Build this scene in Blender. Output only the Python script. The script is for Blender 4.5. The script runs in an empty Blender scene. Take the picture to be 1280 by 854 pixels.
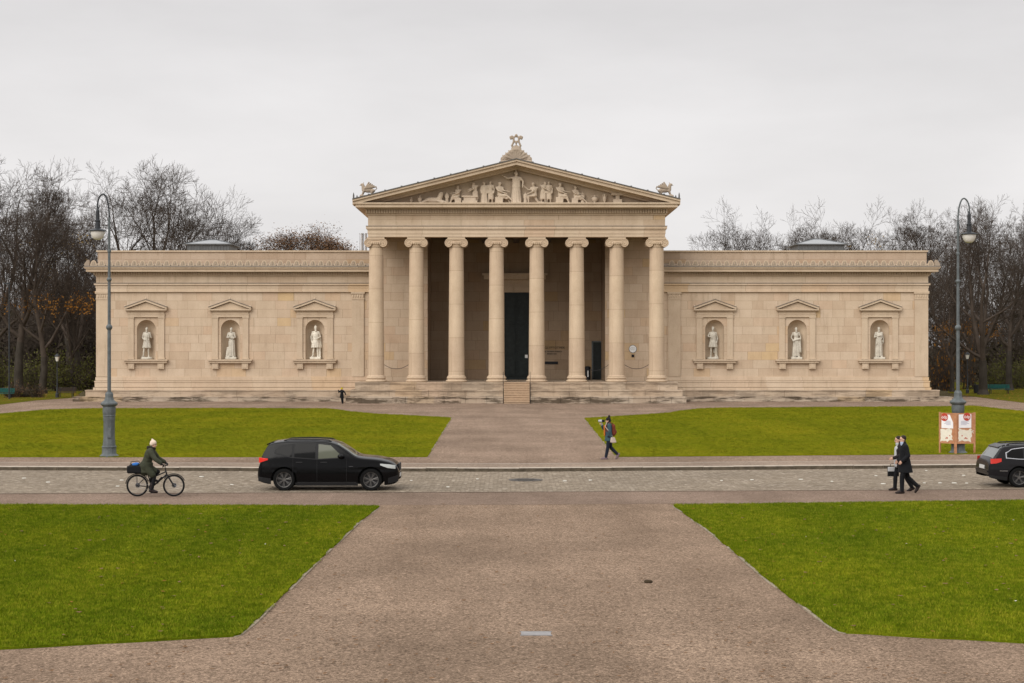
import bpy, math, random
import numpy as np
from mathutils import Vector, Matrix, noise as mnoise

R = math.radians
sc = bpy.context.scene
COL = sc.collection
F, H, HY = 2050.0, 4.7, 432.0          # focal length in photo pixels, eye height, horizon row
ROAD = -0.13                            # the road lies one kerb below the plaza

def G(px, y, z=0.0):                    # a point of the level ground seen at (px, y)
    Y = F * (H - z) / (y - HY)
    return ((px - 640) / F * Y, Y, z)
def WX(px, Y): return (px - 640) / F * Y
def WZ(y, Y): return H - (y - HY) / F * Y

# ------------------------------------------------------------------ mesh collector
class MB:
    def __init__(s): s.v = []; s.f = []; s.m = []; s.cur = 0
    def add(s, vs, fs):
        o = len(s.v); s.v.extend(vs)
        s.f.extend([tuple(i + o for i in f) for f in fs]); s.m.extend([s.cur] * len(fs)); return s
    def box(s, x0, x1, y0, y1, z0, z1):
        return s.add([(x0,y0,z0),(x1,y0,z0),(x1,y1,z0),(x0,y1,z0),(x0,y0,z1),(x1,y0,z1),(x1,y1,z1),(x0,y1,z1)],
              [(0,3,2,1),(4,5,6,7),(0,1,5,4),(1,2,6,5),(2,3,7,6),(3,0,4,7)])
    def obox(s, c, ax, ay, az, hx, hy, hz):
        c = Vector(c); ax = Vector(ax).normalized(); ay = Vector(ay).normalized(); az = Vector(az).normalized()
        vs = []
        for k in (-1, 1):
            for (i, j) in ((-1,-1),(1,-1),(1,1),(-1,1)):
                vs.append(tuple(c + ax*hx*i + ay*hy*j + az*hz*k))
        return s.add(vs, [(0,3,2,1),(4,5,6,7),(0,1,5,4),(1,2,6,5),(2,3,7,6),(3,0,4,7)])
    def prism(s, pts, a, b, axis='y'):  # polygon extruded along an axis
        n = len(pts)
        def P(p, t):
            return {'y': (p[0], t, p[1]), 'x': (t, p[0], p[1]), 'z': (p[0], p[1], t)}[axis]
        vs = [P(p, a) for p in pts] + [P(p, b) for p in pts]
        fs = [tuple(range(n)), tuple(range(2*n-1, n-1, -1))]
        for i in range(n):
            j = (i + 1) % n; fs.append((i, i + n, j + n, j))
        return s.add(vs, fs)
    def lathe(s, prof, c=(0,0,0), n=20, axis='z', rot=0.0, cap=True):
        vs = []; fs = []
        for (r, h) in prof:
            for k in range(n):
                a = 2*math.pi*k/n + rot
                p = (r*math.cos(a), r*math.sin(a), h)
                if axis == 'y': p = (p[0], p[2], p[1])
                if axis == 'x': p = (p[2], p[0], p[1])
                vs.append((p[0]+c[0], p[1]+c[1], p[2]+c[2]))
        m = len(prof)
        for i in range(m-1):
            for k in range(n):
                k2 = (k+1) % n
                fs.append((i*n+k, i*n+k2, (i+1)*n+k2, (i+1)*n+k))
        if cap: fs.append(tuple(range(n-1, -1, -1))); fs.append(tuple(range((m-1)*n, m*n)))
        return s.add(vs, fs)
    def tube(s, pts, rad, n=8, closed=False, cap=True):
        pts = [Vector(p) for p in pts]; m = len(pts)
        if not hasattr(rad, '__len__'): rad = [rad]*m
        vs = []; fs = []; up = None
        for i, p in enumerate(pts):
            if closed: t = pts[(i+1) % m] - pts[i-1]
            else: t = pts[min(i+1, m-1)] - pts[max(i-1, 0)]
            if t.length < 1e-9: t = Vector((0,0,1))
            t.normalize()
            if up is None: up = Vector((0,0,1)) if abs(t.z) < 0.9 else Vector((1,0,0))
            a = t.cross(up)
            if a.length < 1e-5: a = t.cross(Vector((0,1,0)))
            a.normalize(); b = a.cross(t); up = b
            for k in range(n):
                th = 2*math.pi*k/n
                vs.append(tuple(p + (a*math.cos(th) + b*math.sin(th))*rad[i]))
        for i in range(m if closed else m-1):
            i2 = (i+1) % m
            for k in range(n):
                k2 = (k+1) % n
                fs.append((i*n+k, i*n+k2, i2*n+k2, i2*n+k))
        if cap and not closed:
            fs.append(tuple(range(n-1,-1,-1))); fs.append(tuple(range((m-1)*n, m*n)))
        return s.add(vs, fs)
    def ell(s, c, rx, ry=None, rz=None, M=None, nu=14, nv=9):
        ry = rx if ry is None else ry; rz = rx if rz is None else rz
        c = Vector(c); vs = [(0,0,-1)]; fs = []
        for j in range(1, nv):
            ph = -math.pi/2 + math.pi*j/nv
            for k in range(nu):
                th = 2*math.pi*k/nu
                vs.append((math.cos(ph)*math.cos(th), math.cos(ph)*math.sin(th), math.sin(ph)))
        vs.append((0,0,1)); last = len(vs)-1
        out = []
        for v in vs:
            p = Vector((v[0]*rx, v[1]*ry, v[2]*rz))
            if M is not None: p = M @ p
            out.append(tuple(p + c))
        for k in range(nu):
            k2 = (k+1) % nu
            fs.append((0, 1+k2, 1+k))
            fs.append((last, last-nu+k, last-nu+k2))
            for j in range(nv-2):
                a = 1+j*nu; b = a+nu
                fs.append((a+k, a+k2, b+k2, b+k))
        return s.add(out, fs)
    def caps(s, p0, p1, r0, r1=None, n=12):
        r1 = r0 if r1 is None else r1
        p0 = Vector(p0); p1 = Vector(p1); d = p1-p0
        if d.length < 1e-6: return s.ell(p0, r0)
        t = d.normalized(); pts = []; rr = []
        for a in (-90, -60, -30): pts.append(p0 + t*r0*math.sin(R(a))); rr.append(max(r0*math.cos(R(a)), 1e-4))
        pts.append(p0); rr.append(r0); pts.append(p1); rr.append(r1)
        for a in (30, 60, 90): pts.append(p1 + t*r1*math.sin(R(a))); rr.append(max(r1*math.cos(R(a)), 1e-4))
        return s.tube(pts, rr, n)
    def econe(s, c0, a0, b0, c1, a1, b1, n=18):   # elliptical frustum between two level rings
        vs = []; fs = []
        for (c, a, b) in ((c0,a0,b0),(c1,a1,b1)):
            for k in range(n):
                th = 2*math.pi*k/n
                vs.append((c[0]+a*math.cos(th), c[1]+b*math.sin(th), c[2]))
        for k in range(n):
            k2 = (k+1) % n; fs.append((k, k2, n+k2, n+k))
        fs.append(tuple(range(n-1,-1,-1))); fs.append(tuple(range(n, 2*n)))
        return s.add(vs, fs)
    def mesh(s, name, mats, smooth=False):
        me = bpy.data.meshes.new(name)
        me.from_pydata([tuple(v) for v in s.v], [], s.f)
        for m in (mats if isinstance(mats, (list, tuple)) else [mats]): me.materials.append(m)
        if any(s.m): me.polygons.foreach_set('material_index', s.m)
        if smooth: me.polygons.foreach_set('use_smooth', [True]*len(me.polygons))
        me.update(); return me
    def build(s, name, mats, parent=None, smooth=False, loc=(0,0,0), rz=0):
        o = bpy.data.objects.new(name, s.mesh(name, mats, smooth)); COL.objects.link(o)
        o.location = loc; o.rotation_euler.z = rz
        if parent is not None: o.parent = parent
        return o

def fix_normals(me):
    import bmesh
    b = bmesh.new(); b.from_mesh(me); bmesh.ops.recalc_face_normals(b, faces=b.faces); b.to_mesh(me); b.free()

def sharp(o, ang=35):                   # smooth shading that keeps hard edges
    me = o.data; me.polygons.foreach_set('use_smooth', [True]*len(me.polygons)); me.set_sharp_from_angle(angle=R(ang)); return o

def remesh(mb, name, voxel, mats, parent=None, loc=(0,0,0), rz=0, smooth=3):
    t = bpy.data.objects.new(name+'_src', mb.mesh(name+'_src', mats)); COL.objects.link(t)
    fix_normals(t.data)
    m = t.modifiers.new('r', 'REMESH'); m.mode = 'VOXEL'; m.voxel_size = voxel; m.use_smooth_shade = True
    if smooth:
        q = t.modifiers.new('s', 'SMOOTH'); q.iterations = smooth; q.factor = 0.5
    dg = bpy.context.evaluated_depsgraph_get(); dg.update()
    me = bpy.data.meshes.new_from_object(t.evaluated_get(dg)); me.name = name
    old = t.data; bpy.data.objects.remove(t); bpy.data.meshes.remove(old)
    me.materials.clear()
    for q in (mats if isinstance(mats, (list, tuple)) else [mats]): me.materials.append(q)
    me.polygons.foreach_set('use_smooth', [True]*len(me.polygons))
    o = bpy.data.objects.new(name, me); COL.objects.link(o); o.location = loc; o.rotation_euler.z = rz
    if parent is not None: o.parent = parent
    return o

def tag(o, label, cat, group=None):
    o['label'] = label; o['category'] = cat
    if group: o['group'] = group
    return o
def thing(name, label, cat, loc=(0,0,0), rz=0, group=None):
    o = bpy.data.objects.new(name, None); COL.objects.link(o); o.location = loc; o.rotation_euler.z = rz
    o.empty_display_size = 0.2
    return tag(o, label, cat, group)
def copy_tree(o, parent=None):
    c = o.copy(); COL.objects.link(c)
    if parent is not None: c.parent = parent
    for ch in list(o.children): copy_tree(ch, c)
    return c

# ------------------------------------------------------------------ materials
class NT:
    def __init__(s, name):
        s.mat = bpy.data.materials.new(name); s.mat.use_nodes = True; s.t = s.mat.node_tree
        s.b = s.t.nodes['Principled BSDF']
    def n(s, typ, **kw):
        nd = s.t.nodes.new(typ)
        for k, v in kw.items():
            if k[0] == '_': nd.inputs[k[1:].replace('_', ' ')].default_value = v
            else: setattr(nd, k, v)
        return nd
    def l(s, a, b): s.t.links.new(a, b)
    def math(s, op, a, b=None):
        nd = s.t.nodes.new('ShaderNodeMath'); nd.operation = op
        for i, v in enumerate((a, b)):
            if v is None: continue
            if isinstance(v, (int, float)): nd.inputs[i].default_value = v
            else: s.l(v, nd.inputs[i])
        return nd.outputs[0]
    def noise(s, vec, scale, detail=4, rough=0.6):
        nd = s.n('ShaderNodeTexNoise', _Scale=scale, _Detail=detail, _Roughness=rough)
        if vec is not None: s.l(vec, nd.inputs['Vector'])
        return nd.outputs['Fac']
    def ramp(s, fac, stops, interp='LINEAR'):
        nd = s.n('ShaderNodeValToRGB'); cr = nd.color_ramp; cr.interpolation = interp
        while len(cr.elements) < len(stops): cr.elements.new(0.5)
        for e, (p, c) in zip(cr.elements, stops):
            e.position = p; e.color = (c[0], c[1], c[2], 1) if hasattr(c, '__len__') else (c, c, c, 1)
        s.l(fac, nd.inputs[0]); return nd.outputs['Color']
    def mix(s, mode, fac, a, b):
        nd = s.n('ShaderNodeMix', data_type='RGBA', blend_type=mode)
        for sock, v in ((nd.inputs[0], fac), (nd.inputs[6], a), (nd.inputs[7], b)):
            if isinstance(v, (int, float)): sock.default_value = v
            elif isinstance(v, (tuple, list)): sock.default_value = (v[0], v[1], v[2], 1)
            else: s.l(v, sock)
        return nd.outputs[2]
    def bump(s, h, strength, dist):
        nd = s.n('ShaderNodeBump', _Strength=strength, _Distance=dist); s.l(h, nd.inputs['Height'])
        s.l(nd.outputs[0], s.b.inputs['Normal'])
    def base(s, c):
        if isinstance(c, (tuple, list)): s.b.inputs['Base Color'].default_value = (c[0], c[1], c[2], 1)
        else: s.l(c, s.b.inputs['Base Color'])
    def set(s, **kw):
        for k, v in kw.items(): s.b.inputs[k.replace('_', ' ')].default_value = v
        return s

def plain(name, c, rough=0.6, metal=0.0, var=0.25, scale=6.0, spec=0.22, coat=0.0, bump=0.0):
    k = NT(name); geo = k.n('ShaderNodeTexCoord').outputs['Object']
    f = k.noise(geo, scale, 5)
    k.base(k.ramp(f, [(0.25, [x*(1-var) for x in c]), (0.75, [min(1, x*(1+var)) for x in c])]))
    k.set(Roughness=rough, Metallic=metal); k.b.inputs['Specular IOR Level'].default_value = spec
    if coat: k.b.inputs['Coat Weight'].default_value = coat; k.b.inputs['Coat Roughness'].default_value = 0.05
    if bump: k.bump(k.noise(geo, scale*3, 5), bump, 0.01)
    return k.mat

def stone(name, tint, ashlar=None, stain=0.0, drums=None, seed=0.0):
    """weathered sandstone; ashlar = (block length, course height) with uneven block lengths"""
    k = NT(name); tc = k.n('ShaderNodeTexCoord').outputs['Object']
    sp = k.n('ShaderNodeSeparateXYZ'); k.l(tc, sp.inputs[0]); x, y, z = sp.outputs
    if ashlar:
        L, Hh = ashlar
        u = k.math('ADD', x, k.math('MULTIPLY', y, 1.0))
        zs = k.math('ADD', z, seed)
        row = k.math('FLOOR', k.math('DIVIDE', zs, Hh))
        cv = k.n('ShaderNodeCombineXYZ'); k.l(k.math('MULTIPLY', u, 0.45), cv.inputs[0]); k.l(k.math('MULTIPLY', row, 7.37), cv.inputs[1])
        w = k.noise(cv.outputs[0], 1.0, 1)
        u2 = k.math('ADD', u, k.math('MULTIPLY', w, L*1.5))
        u2 = k.math('ADD', u2, k.math('MULTIPLY', k.math('SINE', k.math('MULTIPLY', row, 12.99)), 3.1))
        cb = k.n('ShaderNodeCombineXYZ'); k.l(u2, cb.inputs[0]); k.l(zs, cb.inputs[1])
        br = k.n('ShaderNodeTexBrick', _Scale=1.0, _Mortar_Size=0.011, _Mortar_Smooth=0.3, _Bias=0.0, _Brick_Width=L, _Row_Height=Hh)
        br.offset = 0.5; br.inputs['Color1'].default_value = (0,0,0,1); br.inputs['Color2'].default_value = (1,1,1,1); br.inputs['Mortar'].default_value = (.5,.5,.5,1)
        k.l(cb.outputs[0], br.inputs['Vector'])
        t = tint
        col = k.ramp(br.outputs['Color'], [(0.0, (t[0]*.90, t[1]*.865, t[2]*.84)), (0.14, (t[0]*.97, t[1]*.95, t[2]*.94)), (0.42, t), (0.70, (t[0]*1.05, t[1]*1.06, t[2]*1.08)), (0.88, (t[0]*.99, t[1]*.93, t[2]*.90)), (1.0, (t[0]*1.04, t[1]*.96, t[2]*.76))])
        mort = br.outputs['Fac']
    else:
        col = k.ramp(k.noise(tc, 0.35, 3), [(0.3, (tint[0]*.93, tint[1]*.91, tint[2]*.9)), (0.7, (tint[0]*1.06, tint[1]*1.06, tint[2]*1.05))])
        mort = None
    if drums:
        # horizontal bed joints of stone drums
        fr = k.math('FRACT', k.math('DIVIDE', k.math('ADD', z, k.math('MULTIPLY', k.n('ShaderNodeObjectInfo').outputs['Random'], 1.7)), drums))
        j = k.math('LESS_THAN', fr, 0.012)
        col = k.mix('MULTIPLY', k.math('MULTIPLY', j, 0.45), col, (.35, .28, .22))
        dr = k.n('ShaderNodeTexWhiteNoise', noise_dimensions='1D'); k.l(k.math('FLOOR', k.math('DIVIDE', k.math('ADD', z, k.math('MULTIPLY', k.n('ShaderNodeObjectInfo').outputs['Random'], 1.7)), drums)), dr.inputs['W'])
        col = k.mix('MULTIPLY', 0.8, col, k.ramp(dr.outputs['Value'], [(0, (.92,.9,.88)), (1, (1,1,.97))]))
    # soft weathering clouds and fine grain
    col = k.mix('MULTIPLY', 0.45, col, k.ramp(k.noise(tc, 0.8, 6, .65), [(0.32, (.80,.76,.72)), (0.62, (1,1,1))]))
    col = k.mix('MULTIPLY', 0.55, col, k.ramp(k.noise(tc, 9.0, 5, .7), [(0.3, (.82,.80,.78)), (0.7, (1.0,1.0,1.0))]))
    # rain streaks: stretched noise
    mp = k.n('ShaderNodeMapping'); mp.inputs['Scale'].default_value = (.9, .9, 0.12); k.l(tc, mp.inputs[0])
    col = k.mix('MULTIPLY', 0.22, col, k.ramp(k.noise(mp.outputs[0], 1.3, 6, .65), [(0.36, (.68,.65,.62)), (0.60, (1,1,1))]))
    mp3 = k.n('ShaderNodeMapping'); mp3.inputs['Scale'].default_value = (3.2, 3.2, .35); k.l(tc, mp3.inputs[0])
    col = k.mix('MULTIPLY', k.math('MULTIPLY', k.ramp(k.noise(mp3.outputs[0], 1.0, 7, .7), [(.56, 0), (.70, 1)]), .35), col, (.52,.48,.43))
    if mort is not None: col = k.mix('MULTIPLY', k.math('MULTIPLY', mort, 0.65), col, (.36,.29,.23))
    if stain:
        mp2 = k.n('ShaderNodeMapping'); mp2.inputs['Scale'].default_value = (0.30, 0.30, 1.8); k.l(tc, mp2.inputs[0])
        f = k.ramp(k.noise(mp2.outputs[0], 1.3, 9, .72), [(0.47, 0), (0.56, 1)])
        col = k.mix('MULTIPLY', k.math('MULTIPLY', f, stain), col, (.20,.185,.165))
    k.base(col); k.set(Roughness=0.9); k.b.inputs['Specular IOR Level'].default_value = 0.2
    k.bump(k.noise(tc, 12.0, 6), 0.35, 0.02)
    return k.mat

T0 = (.555, .438, .322)
M = {}
M['wall'] = stone('ashlar sandstone', T0, (1.35, .715), seed=.1)
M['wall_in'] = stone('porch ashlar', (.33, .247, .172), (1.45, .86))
M['band'] = stone('course sandstone', (.575, .458, .338), (2.6, 5.0))
M['trim'] = stone('trim sandstone', (.555, .445, .33))
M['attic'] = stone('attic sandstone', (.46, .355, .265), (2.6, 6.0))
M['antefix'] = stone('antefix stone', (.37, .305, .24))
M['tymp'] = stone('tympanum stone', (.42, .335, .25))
M['step'] = stone('step stone', (.47, .375, .28), (2.2, 8.0), stain=.42)
M['stepdirty'] = stone('stained step stone', (.46, .38, .295), (2.0, 8.0), stain=.95)
M['column'] = stone('column limestone', (.585, .465, .345), drums=2.75)
M['relief'] = stone('relief marble', (.55, .46, .36))
M['roofdark'] = plain('weathered lead', (.10, .095, .09), .6, 0, .2, 2)
def statue_mat(w=1.0):
    k = NT('statue marble'); tc = k.n('ShaderNodeTexCoord').outputs['Object']
    k.base(k.mix('MULTIPLY', .8, k.ramp(k.noise(tc, 2.2, 6), [(.3, (.40*w,.36*w,.30*w)), (.65, (.58*w,.54*w,.46*w))]), k.ramp(k.noise(tc, 14, 5), [(.3, (.8,.78,.75)), (.6, (1,1,1))])))
    k.set(Roughness=.7); k.bump(k.noise(tc, 20, 5), .3, .01); return k.mat
M['marble'] = statue_mat(); M['marble_bright'] = statue_mat(1.3)
M['stairs'] = plain('stair stone', (.42, .30, .20), .85, 0, .15, 5)
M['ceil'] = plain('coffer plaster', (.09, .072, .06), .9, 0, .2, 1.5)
M['doorblk'] = plain('black green door', (.017, .022, .022), .45, 0, .3, 3)
M['ledge_shade'] = plain('painted ledge shade', (.16,.135,.115), .7, 0, .3, 3)  # dark colour of the strips that paint shadow lines along ledges
M['metal'] = plain('galvanised flue', (.55, .56, .58), .35, .8, .1, 4)
M['lampmetal'] = plain('grey painted iron', (.10, .112, .115), .55, .15, .25, 7, bump=.2)
M['lampdark'] = plain('dark painted iron', (.035, .038, .042), .5, .2, .25, 7)
M['opal'] = plain('opal lamp glass', (.62, .60, .55), .25, 0, .05, 5)
M['iron'] = plain('black iron', (.02, .02, .022), .5, .3, .3, 10)
M['white'] = plain('white enamel', (.75, .75, .74), .5, 0, .08, 8)
M['grey'] = plain('grey print', (.30, .30, .31), .7, 0, .1, 8)
M['skyglass'] = plain('skylight roof glass', (.27, .28, .29), .4, .0, .15, 3)
M['slate'] = plain('skylight cladding', (.10, .105, .11), .6, .1, .2, 3)
M['green_paint'] = plain('green bench paint', (.015, .085, .075), .6, 0, .25, 6)
M['brownwood'] = plain('dark bench wood', (.045, .032, .025), .8, 0, .3, 6)
M['concrete'] = plain('concrete', (.30, .28, .26), .9, 0, .2, 3)

# ------------------------------------------------------------------ ground
def ground_mat(name, c, fine=60, var=.35, blotch=.25, speck=True, bump=.6, bdist=.03):
    k = NT(name); p = k.n('ShaderNodeNewGeometry').outputs['Position']
    col = k.ramp(k.noise(p, .22, 5, .6), [(.3, [x*(1-blotch) for x in c]), (.7, [x*(1+blotch*.5) for x in c])])
    col = k.mix('MULTIPLY', .35, col, k.ramp(k.noise(p, 2.3, 7, .8), [(.3, (.74,.72,.70)), (.65, (1.02,1.0,1.0))]))
    col = k.mix('MULTIPLY', .8, col, k.ramp(k.noise(p, 17, 6, .92), [(.36, (.40,.38,.36)), (.5, (.98,.97,.96)), (.64, (1.42,1.40,1.38))]))
    mpt = k.n('ShaderNodeMapping'); mpt.inputs['Scale'].default_value = (.9, .07, 1); k.l(p, mpt.inputs[0])
    col = k.mix('MULTIPLY', .5, col, k.ramp(k.noise(mpt.outputs[0], .8, 5, .6), [(.35, (.80,.78,.76)), (.6, (1.04,1.03,1.02))]))
    vo = k.n('ShaderNodeTexVoronoi', _Scale=fine); k.l(p, vo.inputs['Vector'])
    sv = k.n('ShaderNodeSeparateColor'); k.l(vo.outputs['Color'], sv.inputs[0])
    col = k.mix('MULTIPLY', 1.0, col, k.ramp(sv.outputs[0], [(0, 1-var), (.5, 1.0), (.92, 1+var*.6), (1, 1+var*1.6)]))
    # coarser grit that still shows at a distance
    vo2 = k.n('ShaderNodeTexVoronoi', _Scale=fine*.42); k.l(p, vo2.inputs['Vector'])
    sv2 = k.n('ShaderNodeSeparateColor'); k.l(vo2.outputs['Color'], sv2.inputs[0])
    col = k.mix('MULTIPLY', 1.0, col, k.ramp(sv2.outputs[1], [(0, 1-var*1.1), (.35, 1.0), (.9, 1+var*.5), (1, 1+var*1.3)]))
    if speck:
        f = k.ramp(k.noise(p, 5.5, 8, .8), [(.66, 0), (.72, 1)])
        col = k.mix('MULTIPLY', k.math('MULTIPLY', f, .6), col, (.45,.40,.36))
    k.base(col); k.set(Roughness=.95); k.b.inputs['Specular IOR Level'].default_value = .0
    hh = k.math('ADD', k.noise(p, 35, 6, .7), k.math('MULTIPLY', vo.outputs['Distance'], 1.5))
    k.bump(hh, bump, bdist); return k.mat
M['gravel'] = ground_mat('pinkish gravel', (.288, .212, .156))
M['gravel_far'] = ground_mat('plaza gravel', (.280, .209, .160), fine=40)
M['walk'] = ground_mat('fine grit walk', (.268, .202, .160), fine=70, var=.2, speck=False)
M['pave'] = ground_mat('sidewalk slabs', (.30, .238, .19), fine=30, var=.15, speck=False)
M['kerb'] = plain('granite kerb', (.36, .31, .255), .85, 0, .25, 3, bump=.3)
M['soil'] = ground_mat('park soil', (.10, .085, .05), fine=20, var=.5)

def cobble():
    k = NT('granite setts'); p = k.n('ShaderNodeNewGeometry').outputs['Position']
    wv = k.noise(p, .6, 3)
    sp = k.n('ShaderNodeSeparateXYZ'); k.l(p, sp.inputs[0])
    cb = k.n('ShaderNodeCombineXYZ'); k.l(sp.outputs[0], cb.inputs[0])
    k.l(k.math('ADD', sp.outputs[1], k.math('MULTIPLY', k.math('SINE', k.math('MULTIPLY', sp.outputs[0], 3.9)), .12)), cb.inputs[1])
    vo = k.n('ShaderNodeTexVoronoi', _Scale=6.5, _Randomness=.55); k.l(cb.outputs[0], vo.inputs['Vector'])
    ed = k.n('ShaderNodeTexVoronoi', feature='DISTANCE_TO_EDGE', _Scale=6.5, _Randomness=.55); k.l(cb.outputs[0], ed.inputs['Vector'])
    sv = k.n('ShaderNodeSeparateColor'); k.l(vo.outputs['Color'], sv.inputs[0])
    col = k.ramp(sv.outputs[0], [(0, (.185,.150,.112)), (.5, (.240,.198,.150)), (.95, (.295,.248,.195)), (1, (.38,.33,.27))])
    col = k.mix('MULTIPLY', .7, col, k.ramp(k.noise(p, .35, 5), [(.3, (.78,.76,.74)), (.7, (1.05,1.03,1.0))]))
    e = k.ramp(ed.outputs['Distance'], [(.0, 1), (.09, 0)])
    col = k.mix('MULTIPLY', k.math('MULTIPLY', e, .6), col, (.42,.37,.30))
    k.base(col); k.set(Roughness=.85); k.b.inputs['Specular IOR Level'].default_value = .1; k.bump(k.ramp(ed.outputs['Distance'], [(0, 0), (.25, 1)]), .8, .03); return k.mat
M['cobble'] = cobble()

def lawn_mat(name, a, b, c):
    k = NT(name); p = k.n('ShaderNodeNewGeometry').outputs['Position']
    col = k.ramp(k.noise(p, .16, 6, .62), [(.28, a), (.52, b), (.74, c)])
    col = k.mix('MULTIPLY', .8, col, k.ramp(k.noise(p, 3.2, 7, .72), [(.3, (.50,.56,.45)), (.62, (1.08,1.06,1.0))]))
    mp = k.n('ShaderNodeMapping'); mp.inputs['Scale'].default_value = (18, 18, 18); k.l(p, mp.inputs[0])
    col = k.mix('MULTIPLY', .75, col, k.ramp(k.noise(mp.outputs[0], 1.4, 6, .8), [(.32, (.42,.46,.38)), (.68, (1.22,1.16,1.0))]))
    k.base(col); k.set(Roughness=.9); k.b.inputs['Specular IOR Level'].default_value = .0
    k.bump(k.noise(p, 25, 6, .8), .8, .04); return k.mat
M['lawn_near'] = lawn_mat('near turf', (.105,.150,.008), (.155,.195,.010), (.215,.225,.014))
M['lawn_far'] = lawn_mat('far turf', (.132,.150,.010), (.168,.176,.011), (.218,.200,.014))
M['parkgrass'] = lawn_mat('park grass', (.085,.085,.012), (.12,.115,.018), (.15,.125,.025))

def tuft_mat(name, a, b, c):
    k = NT(name); p = k.n('ShaderNodeNewGeometry').outputs['Position']
    col = k.ramp(k.n('ShaderNodeObjectInfo').outputs['Random'], [(0, a), (.55, b), (1, c)])
    col = k.mix('MULTIPLY', .9, col, k.ramp(k.noise(p, .16, 6, .62), [(.3, (.72,.80,.8)), (.7, (1.2,1.08,1.0))]))
    ms = k.n('ShaderNodeMapping'); ms.inputs['Rotation'].default_value = (0,0,R(-58)); ms.inputs['Scale'].default_value = (.42,.03,1); k.l(p, ms.inputs[0])
    col = k.mix('MULTIPLY', .8, col, k.ramp(k.noise(ms.outputs[0], 1.0, 3, .5), [(.36, (.70,.76,.74)), (.6, (1.1,1.06,1.0))]))
    col = k.mix('MULTIPLY', .9, col, k.ramp(k.noise(p, 2.6, 7, .75), [(.30, (.55,.62,.5)), (.62, (1.12,1.08,1.0))]))
    k.base(col); k.set(Roughness=.9); k.b.inputs['Specular IOR Level'].default_value = .0; return k.mat
M['tuft_near'] = tuft_mat('near grass blades', (.078,.122,.007), (.158,.205,.010), (.28,.28,.03)); M['tuft_far'] = tuft_mat('far grass blades', (.115,.135,.009), (.170,.178,.012), (.25,.225,.025))
def struct(o): o['kind'] = 'structure'; return o
def stuff(o, label=None):
    o['kind'] = 'stuff'
    if label: o['label'] = label
    return o
def sheet(name, pts, z, m, thick=None):
    mb = MB(); n = len(pts)
    if thick is None:
        mb.add([(p[0], p[1], z) for p in pts], [tuple(range(n))])
    else:
        mb.prism([(p[0], p[1]) for p in pts], z - thick, z, 'z')
    o = mb.build(name, m); fix_normals(o.data)
    if thick is None and o.data.polygons[0].normal.z < 0:
        o.data.flip_normals()
    return struct(o)

sheet('ground', [(-2500,-60),(2500,-60),(2500,3500),(-2500,3500)], ROAD-.012, M['gravel'])
KX = [(-500, 587.2), (0, 587.6), (330, 589.0), (660, 589.6), (960, 587.0), (1280, 584.3), (1800, 582.5)]
kerb_bot = [G(x, y, ROAD) for x, y in KX]
def strip(name, line, w0, w1, z, m, thick=None):    # band parallel to a line, offsets measured away from the viewer
    a = [(p[0], p[1]+w0) for p in line]; b = [(p[0], p[1]+w1) for p in reversed(line)]
    return sheet(name, a+b, z, m, thick)
# cobbled road from the kerb towards the viewer
near_edge = [G(x, y, ROAD) for x, y in ((-500, 619), (0, 617), (640, 615), (1280, 611.5), (1800, 609))]
sheet('road', [(p[0], p[1]) for p in near_edge] + [(p[0], p[1]) for p in reversed(kerb_bot)], ROAD-.004, M['cobble'])
walk_far = near_edge; walk_near = [G(x, y, ROAD) for x, y in ((-500, 634), (0, 632), (640, 630.5), (1280, 626.5), (1800, 624))]
sheet('walkway', [(p[0], p[1]) for p in walk_near] + [(p[0], p[1]) for p in reversed(walk_far)], ROAD-.008, M['walk'])
strip('road_edging', near_edge, -.06, .06, ROAD+.004, M['pave'])
# raised plaza behind the kerb
plaza = [(p[0], p[1]+.26) for p in kerb_bot]
sheet('plaza', [(-600, plaza[0][1])] + plaza + [(600, plaza[-1][1]), (600, 150), (-600, 150)], 0, M['gravel_far'], .13)
sheet('park_ground', [(-900, 150), (900, 150), (900, 900), (-900, 900)], 0, M['soil'], .13)
kb = MB()
rng = random.Random(5)
xs = np.linspace(kerb_bot[0][0], kerb_bot[-1][0], 62)
lx = [p[0] for p in kerb_bot]; ly = [p[1] for p in kerb_bot]
for i in range(61):
    x0, x1 = xs[i]+.006, xs[i+1]-.006
    y0, y1 = np.interp(x0, lx, ly), np.interp(x1, lx, ly)
    d = rng.uniform(-.006, .006); t = .012 + d
    kb.add([(x0,y0+d,ROAD-.02),(x1,y1+d,ROAD-.02),(x1,y1+.27,ROAD-.02),(x0,y0+.27,ROAD-.02),
            (x0,y0+d,t-.02),(x1,y1+d,t-.02),(x1,y1+.27,t),(x0,y0+.27,t),(x0,y0+d+.02,t),(x1,y1+d+.02,t)],
           [(0,1,5,4),(4,5,9,8),(8,9,6,7),(1,2,6,9,5),(0,4,8,7,3)])
    kb.m[-5] = 1
M['kerbface'] = plain('dark kerb face', (.085,.068,.048), .95, 0, .5, 4, bump=.3)  # front face of the kerb, darker and browner than its top
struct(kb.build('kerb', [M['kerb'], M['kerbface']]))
strip('sidewalk', [(p[0], p[1]) for p in kerb_bot], .28, 2.3, .004, M['pave'])
strip('sidewalk_edging', [(p[0], p[1]) for p in kerb_bot], 2.3, 2.45, .007, M['kerb'])

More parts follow.
